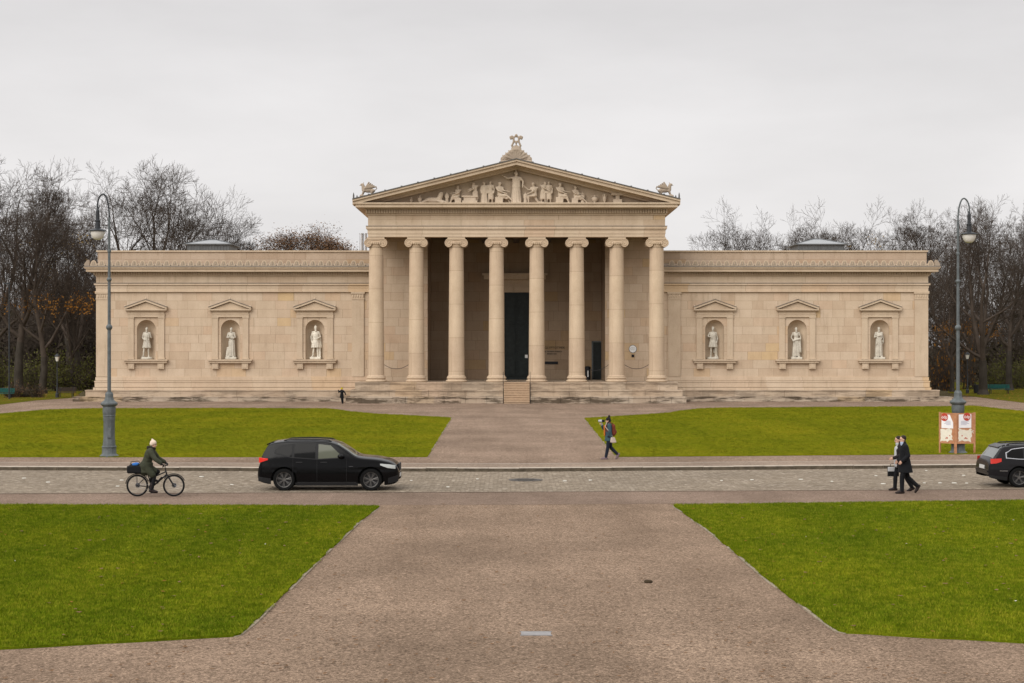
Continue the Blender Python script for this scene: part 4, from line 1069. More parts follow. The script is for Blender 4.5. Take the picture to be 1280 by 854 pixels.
bt = MB()  # tie bars behind
# ------------------------------------------------------------------ park lanterns, benches, bins
def park_lantern(px, y, h, label, k=1.0):
    x, Y, _ = G(px, y); L = thing('park_lantern', label, 'lantern', (x, Y, 0), 0)
    m_ = MB(); m_.lathe([(.01,0),(.16,0),(.16,.35),(.10,.42),(.075,.9),(.05,1.0),(.04,h-.75),(.07,h-.72),(.01,h-.72)], n=10); sharp(m_.build('post', M['lampdark'], L))
    m_ = MB(); m_.lathe([(.01,h-.72),(.11,h-.72),(.21,h-.30),(.01,h-.30)], n=6); m_.build('glass', M['opal'], L)
    m_ = MB(); m_.lathe([(.25,h-.30),(.27,h-.27),(.12,h-.10),(.05,h-.06),(.03,h),(.01,h)], n=6); m_.build('cap', M['lampdark'], L)
park_lantern(71.5, 497.3, 4.0, 'short park lantern with pale glass between the left trees, beside a dark bench')
park_lantern(1209.3, 492.0, 4.1, 'short park lantern seen close right of the tall right lamp post')
x, Y, _ = G(11.5, 499); m_ = MB(); m_.lathe([(.07,0),(.06,6),(.045,10.2),(.01,10.25)], n=8); m_.box(-.5,.1,-.06,.06,10.1,10.2)
tag(m_.build('slender_mast', M['lampdark'], loc=(x, Y, 0)), 'thin dark mast standing among the trees at the far left edge', 'mast')
def bench(px, y, w, m, label, rz=0.0):
    x, Y, _ = G(px, y); B = thing('park_bench', label, 'bench', (x, Y, 0), rz)
    a = MB(); 
    for i in range(3): a.box(-w/2, w/2, -.25+.17*i, -.10+.17*i, .43, .47)
    a.build('seat', m, B)
    a = MB()
    for i in range(3): a.obox((0, .30+.03*i, .58+.13*i), (1,0,0), (0,1,.2), (0,-.2,1), w/2, .02, .055)
    a.build('backrest', m, B)
    for s in (-1, 1):
        a = MB(); xx = s*(w/2-.25); a.box(xx-.03, xx+.03, -.24, -.18, 0, .43); a.box(xx-.03, xx+.03, .22, .28, 0, .45); a.box(xx-.028, xx+.028, -.2, .25, .38, .428); a.tube([(xx,.26,.42),(xx,.36,.92)], .03, 5); a.build('leg', M['iron'], B)
bench(1249, 492.3, 2.2, M['green_paint'], 'turquoise green park bench under the big tree at the right')
bench(3, 498.2, 2.0, M['green_paint'], 'turquoise green park bench at the far left edge, beside the shrubs', .1)
bench(82.5, 497.0, 1.7, M['brownwood'], 'dark brown park bench right of the left park lantern')
x, Y, _ = G(1220, 492); B_ = thing('litter_bin', 'dark park litter bin between the right park lantern and the green bench', 'bin', (x, Y, 0))
m_ = MB(); m_.lathe([(.01,.05),(.22,.05),(.26,.85),(.01,.85)], n=14); sharp(m_.build('body', M['iron'], B_)); m_ = MB(); m_.box(-.04,.04,.25,.33,0,1.0); m_.build('post', M['iron'], B_)

# covers in the ground and pale stones in the road
x, Y, z = G(657, 600, ROAD); m_ = MB(); m_.lathe([(.01,0),(.62,0),(.62,.012),(.52,.014),(.50,.006),(.01,.006)], n=32)
for i in range(7): m_.box(-.42+.05*abs(i-3), .42-.05*abs(i-3), -.33+.11*i-.02, -.33+.11*i+.02, .0, .013)
tag(m_.build('manhole_cover', plain('cast iron cover', (.07,.062,.055), .6, .3, .3, 12), loc=(x, Y, ROAD-.002)), 'dark round manhole cover in the cobbled road in front of the central path', 'manhole cover')
x, Y, z = G(670, 791.5, ROAD); m_ = MB(); m_.box(-.25,.25,-.16,.16,-.02,.006); m_.box(-.27,.27,-.18,-.162,-.02,.010); m_.box(-.27,.27,.162,.18,-.02,.010)
tag(m_.build('ground_plate', plain('grey concrete plate', (.24,.23,.23), .8, 0, .2, 6), loc=(x, Y, ROAD-.008)), 'small pale rectangular plate set in the gravel in the foreground', 'plate')
m_ = MB(); m_.ell((0,0,.03), .09, .06, .045, nu=9, nv=6); m_.ell((.07,.02,.025), .05, .045, .03, nu=8, nv=5)
x, Y, z = G(809.5, 728, ROAD); tag(remesh(m_, 'clod', .02, plain('dark soil clod', (.05,.035,.02), .9), None, (x, Y, ROAD-.012)), 'small dark clod lying on the gravel near the right lawn', 'clod')
stm = plain('pale marker stone', (.58,.56,.50), .7, 0, .1, 10)
sm = MB(); sm.lathe([(.01,0),(.09,0),(.08,.018),(.01,.02)], n=7); st0 = None
rgs = random.Random(12)
for (px, y) in [(448,600.5),(485,600),(514,601),(597,599),(706,601.5),(738,600.5),(1095,595),(1113,595.5),(1129,593.8),(1158,588.6),(1204.5,594.5),(1104,605),(1155.5,604),(1175,604),(1193,604),(1208.5,604.2),(902,601),(940,600),(1001,599.5),(1040,602),(290,606),(152,600.5),(147,608),(60,603),(252,596),(560,609),(30,598)]:
    x, Y, z = G(px, y, ROAD)
    o = sm.build('pale_stone', stm) if st0 is None else st0.copy()
    if st0 is None: st0 = o; tag(o, 'small pale stone set among the grey road cobbles', 'stone', 'pale stones in the cobbled road')
    else: COL.objects.link(o)
    o.location = (x, Y, ROAD+.0005); s_ = rgs.uniform(.6, 1.1); o.scale = (s_, s_*.8, 1); o.rotation_euler.z = rgs.uniform(0, 6)

# ------------------------------------------------------------------ cars
def paint(name, c):
    k = NT(name); k.base(c); k.set(Metallic=.0); k.b.inputs['Specular IOR Level'].default_value = .16
    tc = k.n('ShaderNodeTexCoord').outputs['Object']; r = k.ramp(k.noise(tc, 3, 5), [(.3, .12), (.7, .22)]); k.l(r, k.b.inputs['Roughness']); return k.mat
def glossy(name, c, rough=.08, emit=0):
    k = NT(name); k.base(c); k.set(Roughness=rough); k.b.inputs['Specular IOR Level'].default_value = .25
    if emit: k.b.inputs['Emission Color'].default_value = (*c, 1); k.b.inputs['Emission Strength'].default_value = emit
    return k.mat
M['black_paint'] = paint('black car paint', (.003,.003,.0035)); M['grey_paint'] = paint('anthracite car paint', (.012,.0115,.013))
M['tint'] = glossy('tinted window glass', (.005,.005,.005), .05); M['tint'].node_tree.nodes['Principled BSDF'].inputs['Specular IOR Level'].default_value = .12; M['clearglass'] = glossy('car window glass', (.085,.09,.065), .05)
M['trimblk'] = plain('black plastic trim', (.012,.012,.013), .6, 0, .2, 8); M['rubber'] = plain('tyre rubber', (.007,.007,.007), .85, 0, .2, 10, spec=.1)
M['alloy'] = plain('alloy rim', (.12,.115,.11), .4, .6, .1, 8); M['alloydark'] = plain('dark alloy', (.05,.05,.052), .4, .6, .1, 8)
M['chrome'] = plain('satin chrome', (.5,.5,.52), .25, .9, .05, 8)
M['redlens'] = glossy('red tail lens', (.50,.02,.012), .12, .15); M['whitelens'] = glossy('lit headlight lens', (.42,.44,.43), .1, .03)
M['plate'] = plain('pale number plate', (.55,.54,.52), .5, 0, .05, 8)
def smooth_interp(xs, ys):
    xs = np.array(xs); ys = np.array(ys); d = np.gradient(ys, xs)
    dl = np.diff(ys)/np.diff(xs)
    for i in range(1, len(xs)-1): d[i] = 0 if dl[i-1]*dl[i] <= 0 else 2*dl[i-1]*dl[i]/(dl[i-1]+dl[i])
    d[0] = dl[0]; d[-1] = dl[-1]
    def f(x):
        x = min(max(x, xs[0]), xs[-1]); i = min(int(np.searchsorted(xs, x, 'right'))-1, len(xs)-2); h = xs[i+1]-xs[i]; t = (x-xs[i])/h
        return float((2*t**3-3*t**2+1)*ys[i] + (t**3-2*t**2+t)*h*d[i] + (-2*t**3+3*t**2)*ys[i+1] + (t**3-t**2)*h*d[i+1])
    return f
def build_car(name, label, S, loc):
    C = thing(name, label, 'car', loc)
    L = S['L']; top = smooth_interp(*zip(*S['top'])); bot = smooth_interp(*zip(*S['bot'])); plan = smooth_interp(*zip(*S['plan']))
    wr, ra = S['wr'], S['ra']; axles = S['axles']; belt = S['belt']
    def zlow(x):
        z = bot(x)
        for a in axles:
            if abs(x-a) < ra: z = max(z, wr+math.sqrt(ra*ra-(x-a)**2))
        return z
    def width(x, z):
        w = plan(x); bz_ = belt
        g = .93 + .07*math.sin(min(1, max(0, (z-.15)/.45))*math.pi/2)
        if z > .62: g -= .035*((z-.62)/(bz_-.62)) if z < bz_ else .035
        if z > bz_: g -= S['tumble']*((z-bz_)/(S['H']-bz_))**1.15
        if abs(z-.80) < .10: g += .008*(1-abs(z-.80)/.10)       # shoulder crease
        return w*g
    xs = sorted(set([i*L/110 for i in range(111)] + [a+s*ra*math.cos(R(q)) for a in axles for s in (-1, 1) for q in range(0, 91, 6)] + [.004,.01,.02,L-.02,L-.01,L-.004]))
    xs = [x for i, x in enumerate(xs) if i == 0 or x - xs[i-1] > 1e-4]
    ns, nt = 16, 9
    def section(x):
        zl = zlow(x); zt = top(x); drop = min(.09, (zt-zl)*.3); zs = zt-drop; P = []
        for i in range(ns+1):
            z = zl + (zs-zl)*i/ns; P.append((width(x, z), z))
        w0 = P[-1][0]
        for i in range(1, nt+1):
            a = (math.pi/2)*i/nt; P.append((w0*math.cos(a)**.75 if i < nt else 0.0, zs+drop*math.sin(a)**.9))
        return P
    m_ = MB(); secs = [section(x) for x in xs]; npt = ns+nt+1; full = 2*npt-1
    for x, P in zip(xs, secs):
        m_.v += [(x, -p[0], p[1]) for p in P] + [(x, p[0], p[1]) for p in reversed(P[:-1])]
    for i in range(len(xs)-1):
        for j in range(full-1):
            m_.f.append((i*full+j, (i+1)*full+j, (i+1)*full+j+1, i*full+j+1)); m_.m.append(0)
    m_.f.append(tuple(range(full-1,-1,-1))); m_.m.append(0); m_.f.append(tuple(range((len(xs)-1)*full, len(xs)*full))); m_.m.append(0)
    body = m_.build('body', S['paint'], C); fix_normals(body.data); sharp(body, 40)
    def side(nm, x0, x1, zl, zu, m, off=.006, n=24, k=6, parent=C, both=True):
        out = None
        for s in ((-1, 1) if both else (-1,)):
            q = MB(); vs = []
            for i in range(n+1):
                x = x0+(x1-x0)*i/n; a, b = zl(x), zu(x)
                for j in range(k+1): z = a+(b-a)*j/k; vs.append((x, s*(width(x, z)+off), z))
            q.add(vs, [(i*(k+1)+j, (i+1)*(k+1)+j, (i+1)*(k+1)+j+1, i*(k+1)+j+1) for i in range(n) for j in range(k)])
            o = q.build(nm, m, parent, True); fix_normals(o.data)
            if (o.data.polygons[0].normal.y > 0) != (s > 0): o.data.flip_normals()
            md = None
            out = o if s < 0 else out
        return out
    pw = lambda pts: (lambda x: float(np.interp(x, [p[0] for p in pts], [p[1] for p in pts])))
    def over(nm, x0, x1, wf, m, off=.006, n=14, k=16):     # screen on top of the shell
        q = MB(); vs = []
        for i in range(n+1):
            x = x0+(x1-x0)*i/n; P = section(x); Y0 = [p[0] for p in P][ns:]; Z0 = [p[1] for p in P][ns:]; hw = wf*P[ns][0]
            for j in range(k+1):
                y = -hw+2*hw*j/k; z = float(np.interp(abs(y), Y0[::-1], Z0[::-1])); vs.append((x, y, z+off))
        q.add(vs, [(i*(k+1)+j, (i+1)*(k+1)+j, (i+1)*(k+1)+j+1, i*(k+1)+j+1) for i in range(n) for j in range(k)])
        o = q.build(nm, m, C, True); 
        if o.data.polygons[0].normal.z < 0: o.data.flip_normals()
        return o
    S['detail'](C, side, over, pw, width, top, section)
    # underbody
    u = MB(); u.box(axles[0]-.05, axles[1]+.05, -.62, .62, .20, .55); u.box(.25, L-.35, -.60, .60, .30, .70); u.build('chassis', M['trimblk'], C)
    for a in axles:                          # dark wheel arch liners
        for s in (-1, 1):
            q = MB(); vs = []; n = 16
            for yy in (.55, .885):
                for i in range(n+1):
                    t = math.pi*i/n; vs.append((a+ra*.985*math.cos(t), s*yy*plan(a)/.93, wr+ra*.985*math.sin(t)))
            q.add(vs, [(i, i+1, n+2+i, n+1+i) for i in range(n)]); q.add([(a+ra*.985*math.cos(math.pi*i/n), s*.56, wr+ra*.985*math.sin(math.pi*i/n)) for i in range(n+1)], [tuple(range(n+1))])
            q.build('arch_liner', M['trimblk'], C)
    for a in axles:
        for s in (-1, 1):
            yo = s*(plan(a)*.97); W = MB(); wd = .115
            W.lathe([(wr*.70,-wd),(wr*.93,-wd),(wr,-wd*.75),(wr,wd*.75),(wr*.93,wd),(wr*.70,wd),(wr*.68,.0),(wr*.70,-wd)], n=36, axis='y', cap=False)
            hub = bpy.data.objects.new('wheel', None); COL.objects.link(hub); hub.parent = C; hub.location = (a, yo-s*wd, wr)
            sharp(W.build('tyre', M['rubber'], hub), 35)
            Rm = MB(); f = s*wd
            Rm.lathe([(wr*.66,f*.2),(wr*.70,f*.85),(wr*.72,f*.95),(wr*.66,f*.90),(wr*.63,f*.2)], n=36, axis='y', cap=False); Rm.lathe([(.001,f*.75),(.055,f*.75),(.065,f*.6),(.065,0),(.001,0)], n=14, axis='y')
            ns_ = S['spokes']
            for i in range(ns_):
                for dd in (-.12, .12):
                    t = 2*math.pi*i/ns_+.2; p0 = (.05*math.cos(t), f*.70, .05*math.sin(t)); p1 = (wr*.67*math.cos(t+dd), f*.82, wr*.67*math.sin(t+dd)); Rm.tube([p0, p1], [.016,.013], 5)
            Rm.build('rim', M['alloy'], hub)
            Dm = MB(); Dm.lathe([(.001,-f*.1),(wr*.64,-f*.1),(wr*.64,f*.05),(.001,f*.05)], n=24, axis='y'); Dm.build('brake_disc', M['alloydark'], hub)
    return C
def suv_detail(C, side, over, pw, width, top, section):
    def ysurf(x, y):
        P = section(x)[16:]; return float(np.interp(y, [p[0] for p in P][::-1], [p[1] for p in P][::-1]))
    lo = pw([(.60,1.26),(1.13,1.125),(2.05,1.06),(2.84,1.11)]); up = pw([(.60,1.30),(.80,1.485),(1.3,1.545),(1.95,1.555),(2.45,1.50),(2.84,1.13)])
    side('side_window', .62, 1.16, lo, up, M['tint']); side('side_window', 1.24, 1.94, lo, up, M['tint']); side('side_window', 2.04, 2.80, lo, up, M['clearglass'])
    lo2 = lambda x: lo(x)-.03; up2 = lambda x: up(x)+.02
    side('window_trim', .58, 2.86, lo2, up2, M['trimblk'], .003)
    over('windscreen', 2.66, 3.30, .90, M['clearglass']); over('rear_window', .16, .36, .82, M['tint'])
    side('tail_light', .05, .36, pw([(.05,.92),(.36,1.02)]), pw([(.05,1.10),(.36,1.07)]), M['redlens'], .010)
    side('headlight', 4.10, 4.60, pw([(4.10,.85),(4.35,.755),(4.6,.72)]), pw([(4.10,.90),(4.4,.875),(4.6,.84)]), M['whitelens'], .010)
    side('sill_trim', 1.28, 3.36, pw([(0,.165),(5,.165)]), pw([(0,.27),(5,.27)]), M['trimblk'], .012)
    side('sill_strip', 1.35, 3.30, pw([(0,.272),(5,.272)]), pw([(0,.29),(5,.29)]), M['alloydark'], .014, k=2)
    for x in (1.20, 2.00, 2.98):
        side('door_gap', x-.005, x+.005, pw([(0,.30),(5,.30)]), pw([(0,1.06),(5,1.06)]), M['trimblk'], .002, n=1, k=10)
    for x in (1.30, 2.12): side('door_handle', x, x+.22, pw([(0,.93),(5,.93)]), pw([(0,.965),(5,.965)]), M['trimblk'], .025, n=4, k=2)
    side('rear_bumper', .02, .46, pw([(0,.32),(.5,.22)]), pw([(0,.47),(.5,.40)]), M['trimblk'], .008); side('front_bumper', 4.36, 4.68, pw([(4.3,.22),(4.7,.30)]), pw([(4.3,.40),(4.7,.52)]), M['trimblk'], .008)
    side('fender_vent', 3.06, 3.20, pw([(0,.80),(5,.80)]), pw([(0,.82),(5,.82)]), M['alloydark'], .008, n=3, k=2)
    for s in (-1, 1):
        q = MB(); q.ell((2.80, s*1.03, 1.15), .11, .10, .075); q.caps((2.84, s*.90, 1.12), (2.82, s*.98, 1.13), .03, .03); q.build('mirror', M['black_paint'], C, True)
        q = MB(); pts = [(x, s*.56, ysurf(x, .56)+(.028 if x not in (.85, 2.45) else -.005)) for x in (.85, .95, 1.3, 1.7, 2.1, 2.35, 2.45)]; q.tube(pts, .022, 6); q.build('roof_rail', M['trimblk'], C, True)
    q = MB(); q.obox((.40, 0, 1.560), (1,0,.38), (0,1,0), (-.38,0,1), .13, .56, .02); q.build('roof_spoiler', M['black_paint'], C)
    q = MB(); q.box(4.66, 4.712, -.42, .42, .62, .86); q.build('grille', M['trimblk'], C); q = MB(); q.box(4.69, 4.72, -.26, .26, .42, .53); q.build('number_plate', M['plate'], C)
    q = MB(); q.box(-.012, .02, -.26, .26, .62, .73); q.build('number_plate', M['plate'], C)
x, Y, _ = G(409.5, 613.6, ROAD); Y += .93
build_car('parked_suv' if False else 'black_suv', 'black sport utility vehicle with tinted windows driving right on the cobbled road', dict(
    L=4.71, H=1.70, belt=1.06, tumble=.20, wr=.365, ra=.435, axles=(.90, 3.79), paint=M['black_paint'], spokes=7,
    top=[(0,.62),(.02,.78),(.08,.95),(.14,1.17),(.24,1.36),(.34,1.52),(.42,1.585),(.6,1.63),(.9,1.665),(1.7,1.685),(2.3,1.66),(2.62,1.585),(2.95,1.40),(3.30,1.175),(3.45,1.135),(4.0,1.08),(4.4,.99),(4.60,.88),(4.68,.76),(4.71,.62)],
    bot=[(0,.45),(.05,.32),(.4,.22),(1.3,.17),(3.3,.17),(4.2,.18),(4.5,.21),(4.68,.30),(4.71,.42)],
    plan=[(0,.72),(.05,.80),(.2,.87),(.6,.93),(1.2,.945),(3.5,.945),(4.1,.925),(4.4,.87),(4.6,.78),(4.68,.68),(4.71,.60)], detail=suv_detail), (x-4.71/2, Y, ROAD))
def wagon_detail(C, side, over, pw, width, top, section):
    def ysurf(x, y):
        P = section(x)[16:]; return float(np.interp(y, [p[0] for p in P][::-1], [p[1] for p in P][::-1]))
    lo = pw([(.62,1.02),(1.0,.985),(2.9,.95)]); up = pw([(.62,1.16),(.78,1.28),(1.2,1.335),(2.2,1.345),(2.6,1.27),(2.95,1.0)])
    side('window_trim', .57, 2.98, lambda x: lo(x)-.03, lambda x: up(x)+.028, M['chrome'], .003)
    side('window_seal', .60, 2.96, lambda x: lo(x)-.006, lambda x: up(x)+.006, M['trimblk'], .005)
    side('side_window', .64, 1.16, lo, up, M['tint'], .007); side('side_window', 1.24, 1.98, lo, up, M['tint'], .007); side('side_window', 2.06, 2.88, lo, up, M['clearglass'], .007)
    over('windscreen', 2.70, 3.34, .90, M['clearglass']); over('rear_window', .16, .50, .86, M['rearglass'])
    side('tail_light', .06, .42, pw([(.06,.80),(.25,.82),(.42,.88)]), pw([(.06,.97),(.42,.985)]), M['redlens_lit'], .010)
    side('rear_bumper', .02, .60, pw([(0,.34),(.6,.24)]), pw([(0,.42),(.6,.36)]), M['trimblk'], .008)
    side('body_strip', .35, .62, pw([(0,.555),(5,.555)]), pw([(0,.575),(5,.575)]), M['chrome'], .010, n=4, k=2); side('sill_trim', 1.35, 3.45, pw([(0,.17),(5,.17)]), pw([(0,.27),(5,.27)]), M['trimblk'], .01)
    side('headlight', 4.15, 4.68, pw([(4.1,.72),(4.7,.62)]), pw([(4.1,.78),(4.7,.76)]), M['whitelens'], .010)
    for x in (1.20, 2.02, 3.02): side('door_gap', x-.005, x+.005, pw([(0,.28),(5,.28)]), pw([(0,.95),(5,.95)]), M['trimblk'], .002, n=1, k=10)
    for x in (1.30, 2.14): side('door_handle', x, x+.2, pw([(0,.83),(5,.83)]), pw([(0,.86),(5,.86)]), M['grey_paint'], .025, n=4, k=2)
    for s in (-1, 1):
        q = MB(); pts = [(x, s*.55, ysurf(x, .55)+(.035 if x not in (.66, 2.5) else -.005)) for x in (.66, .78, 1.2, 1.7, 2.2, 2.4, 2.5)]; q.tube(pts, .022, 6); q.build('roof_rail', M['trimblk'], C, True)
        q = MB(); q.ell((2.86, s*1.0, .99), .11, .09, .07); q.build('mirror', M['grey_paint'], C, True)
    q = MB(); q.obox((.50, 0, 1.380), (1,0,.36), (0,1,0), (-.36,0,1), .13, .55, .02); q.build('roof_spoiler', M['grey_paint'], C)
    q = MB(); q.box(-.018, .05, -.27, .27, .60, .72); q.build('number_plate', M['plate'], C)
    q = MB(); q.box(-.03, .06, -.70, .70, .50, .55); q.build('bumper_edge', M['grey_paint'], C)
M['rearglass'] = glossy('rear window glass', (.16,.17,.17), .08); M['redlens_lit'] = glossy('lit brake light', (.42,.028,.02), .12, .10)
x, Y, _ = G(1237, 609.6, ROAD); Y += .9
build_car('estate_car', 'dark grey estate car cut off by the right edge of the view, brake lights lit', dict(
    L=4.77, H=1.50, belt=.96, tumble=.20, wr=.335, ra=.40, axles=(1.02, 3.83), paint=M['grey_paint'], spokes=5,
    top=[(0,.60),(.02,.82),(.08,.93),(.15,1.0),(.30,1.19),(.46,1.375),(.60,1.43),(.9,1.46),(1.6,1.48),(2.3,1.455),(2.66,1.38),(3.0,1.20),(3.36,1.0),(3.6,.96),(4.2,.88),(4.55,.77),(4.72,.64),(4.77,.52)],
    bot=[(0,.42),(.05,.33),(.5,.24),(1.4,.17),(3.4,.17),(4.3,.18),(4.6,.20),(4.77,.32)],
    plan=[(0,.76),(.05,.81),(.2,.855),(.6,.895),(1.2,.91),(3.5,.91),(4.2,.89),(4.5,.82),(4.7,.70),(4.77,.58)], detail=wagon_detail), (x, Y, ROAD))

# ------------------------------------------------------------------ people
M['skin'] = plain('skin', (.50,.30,.22), .6, 0, .06, 20); M['eye'] = plain('eye', (.02,.018,.016), .3)
M['navycoat'] = plain('dark navy coat', (.005,.0055,.007), .85, 0, .35, 9, bump=.3); M['darktrousers'] = plain('dark suit cloth', (.005,.0055,.007), .85, 0, .35, 9, bump=.3)
M['hairbrown'] = plain('dark brown hair', (.022,.014,.010), .7, 0, .4, 30); M['shoe'] = plain('dark brown leather', (.016,.010,.009), .5, 0, .2, 12)
M['shirt'] = plain('pale grey cloth', (.38,.385,.39), .85, 0, .1, 9); M['bluejacket'] = plain('petrol blue jacket', (.030,.062,.078), .75, 0, .3, 7, bump=.3)
M['jeans'] = plain('dark navy jeans', (.010,.013,.024), .85, 0, .35, 8, bump=.2); M['redpack'] = plain('rust red fabric', (.13,.028,.014), .8, 0, .25, 8); M['orange'] = plain('orange lining', (.42,.12,.02), .8, 0, .2, 8)
M['beigebag'] = plain('beige bag cloth', (.40,.33,.28), .85, 0, .15, 8); M['blackknit'] = plain('black knit', (.012,.010,.010), .95, 0, .4, 25, bump=.5)
M['mauveshoe'] = plain('mauve grey trainer', (.16,.11,.12), .7, 0, .2, 9); M['parka'] = plain('dark olive parka', (.036,.039,.024), .85, 0, .4, 7, bump=.4); M['fur'] = plain('dark fur trim', (.016,.013,.010), .95, 0, .5, 40, bump=.8)
M['beanie'] = plain('pale cream pink knit', (.62,.50,.40), .95, 0, .15, 25, bump=.5); M['bagblk'] = plain('black bag cloth', (.005,.005,.006), .8, 0, .3, 8); M['bagblue'] = plain('bright blue cloth', (.03,.13,.40), .8, 0, .2, 8)
M['yellowknit'] = plain('yellow knit', (.45,.36,.02), .9, 0, .2, 25)
def person(J, label, loc, face, fwd, k=1.0, hands=None, voxel=.010, tilt=.08, pitch=None, rz=0, footdir=None, group=None):
    """one continuous body; face/fwd are level directions; returns (object, head frame)"""
    mb = MB(); torso(mb, J, k); limbs(mb, J, k); mb.caps(J['neck'], Vector(J['head'])+Vector((0,0,-.04)), .056*k, .054*k); P, Mx = head(mb, J['head'], face, k, tilt)
    pitch = pitch or {}
    for s in 'LR':
        foot(mb, J['an'+s], (footdir or {}).get(s, fwd), k, 0, pitch.get(s, 0))
        hd = (hands or {}).get(s); d = Vector(J['wr'+s])-Vector(J['el'+s])
        f = Vector(fwd).normalized(); l = Vector((0,0,1)).cross(f) * (1 if s == 'L' else -1)
        side_, palm_, curl_ = hd if hd else (f, -l, .55)
        hand(mb, J['wr'+s], d, side_, palm_, curl_, k*1.05)
    o = remesh(mb, 'person', voxel, M['skin'], None, loc, rz, 2); tag(o, label, 'person', group)
    for s in (-1, 1):
        e = MB(); c = P(.080, s*.034, .004); e.ell(c, .011*k, nu=8, nv=6); e.build('eye', M['eye'], o, True)
    return o, P, Mx
def coat(J, k, g, hem_z, a, b, fwd, torso_g=.03, collar=True, sleeves=True, hemoff=(0,0)):
    mb = MB(); pel, che, fw, lat, up = torso(mb, J, k, torso_g)
    if sleeves:
        for s in 'LR': mb.caps(J['sh'+s], J['el'+s], .060*k+g, .050*k+g); mb.caps(J['el'+s], Vector(J['wr'+s])*.94+Vector(J['el'+s])*.06, .050*k+g, .038*k+g)
    if hem_z is not None:
        mb.econe((pel.x+hemoff[0], pel.y+hemoff[1], hem_z), a, b, (pel.x, pel.y, pel.z+.16*k), (a+.14)/2*.92, (b+.15)/2*.95)
        mb.econe((pel.x, pel.y, pel.z+.05*k), .155*k, .20*k, (che.x, che.y, che.z-.1*k), .15*k, .20*k)
    if collar: mb.caps(Vector(J['neck'])+Vector((0,0,.0)), Vector(J['neck'])+Vector((0,0,.045)), .075*k, .072*k)
    return mb
def trousers(J, k, g=.014):
    mb = MB(); limbs(mb, J, k, g, arms=False); hl, hr = Vector(J['hipL']), Vector(J['hipR']); mb.caps(hl+Vector((0,0,.05)), hr+Vector((0,0,.05)), .12*k, .12*k)
    for s in 'LR': mb.caps(J['kn'+s], Vector(J['an'+s])+Vector((0,0,.01)), .062*k+g*.5, .055*k+g*.5)
    return mb
def shoes(J, k, dirs, pitch, g=.010):
    out = []
    for s in 'LR': mb = MB(); foot(mb, J['an'+s], dirs[s] if isinstance(dirs, dict) else dirs, k, g, (pitch or {}).get(s, 0)); out.append(mb)
    return out
def hair(P, Mx, k, back=True, long=0.0):
    mb = MB(); mb.ell(P(-.030,0,.048), .098*k, .086*k, .088*k, Mx); mb.ell(P(-.050,0,.005), .058*k, .074*k, .062*k, Mx); return mb
# two men walking left, facing -x
WF = (-1, 0, 0)
Jm = dict(neck=(-.01,0,1.55), head=(-.055,0,1.70), shL=(0,-.195,1.48), shR=(0,.195,1.48), elL=(.06,-.26,1.20), elR=(.02,.25,1.20), wrL=(-.12,-.24,1.03), wrR=(-.14,.24,1.02),
          hipL=(.0,-.095,.94), hipR=(.0,.095,.94), knL=(-.10,-.10,.51), knR=(.13,.10,.50), anL=(-.10,-.10,.09), anR=(.43,.10,.22))
def sc_(J, k): return {a: (p[0]*k, p[1]*k, p[2]*k) for a, p in J.items()}
k = 1.035; J = sc_(Jm, k); x, Y, _ = G(1130.5, 616.6, ROAD)
o, P, Mx = person(J, 'man in a long black coat walking left along the road, nearer of the pair', (x, Y, ROAD-.004), (-1,-.12,0), WF, k, pitch={'R': .95}, tilt=.10)
remesh(coat(J, k, .022, .66*k, .24*k, .235*k, WF, .035, hemoff=(.03,0)), 'coat', .014, M['navycoat'], o); remesh(trousers(J, k, .022), 'trousers', .014, M['darktrousers'], o)
[remesh(q_, 'shoe', .011, M['shoe'], o) for q_ in shoes(J, k, WF, {'R': .95})]; remesh(hair(P, Mx, k), 'hair', .011, M['hairbrown'], o)
m_ = MB(); m_.caps((-.05*k,0,1.53*k), (-.075*k,0,1.60*k), .068*k, .066*k); remesh(m_, 'shirt_collar', .012, plain('pale blue shirt', (.34,.40,.52), .8), o)
k = 1.0; x, Y, _ = G(1124.8, 613.4, ROAD)
Jn = dict(Jm); Jn.update(elL=(-.02,-.27,1.22), wrL=(-.17,-.22,1.04), elR=(.0,.25,1.2), wrR=(.02,.24,.95), knL=(.16,-.1,.50), anL=(.38,-.10,.12), knR=(-.12,.10,.50), anR=(-.14,.10,.09), head=(-.07,0,1.69), elbow=(0,0,0))
Jn.update(elL=(.03,-.25,1.21), wrL=(-.26,-.22,1.10))
Jn.pop('elbow'); J = sc_(Jn, k)
m2, P, Mx = person(J, 'man in open dark jacket and pale top walking left, partly behind the other man', (x, Y, ROAD-.004), (-1,.05,0), WF, k, pitch={'L': .35}, tilt=.16)
remesh(coat(J, k, .020, .78*k, .19*k, .22*k, WF, .022, hemoff=(.03,0)), 'jacket', .014, plain('dark brown jacket', (.014,.011,.012), .85, 0, .3, 9), m2)
m_ = MB(); m_.caps((-.115,0,1.42), (-.125,0,.86), .065, .075); m_.caps((-.08,-.05,1.42), (-.10,-.05,.84), .06, .075); m_.caps((-.08,.05,1.42), (-.10,.05,.84), .06, .075); m_.caps((-.05,0,1.50), (-.08,0,1.56), .07, .066); remesh(m_, 'pale_top', .013, M['shirt'], m2)
remesh(trousers(J, k, .018), 'trousers', .014, M['darktrousers'], m2); [remesh(q_, 'shoe', .011, M['shoe'], m2) for q_ in shoes(J, k, WF, {'L': .35})]; remesh(hair(P, Mx, k), 'hair', .011, M['hairbrown'], m2)
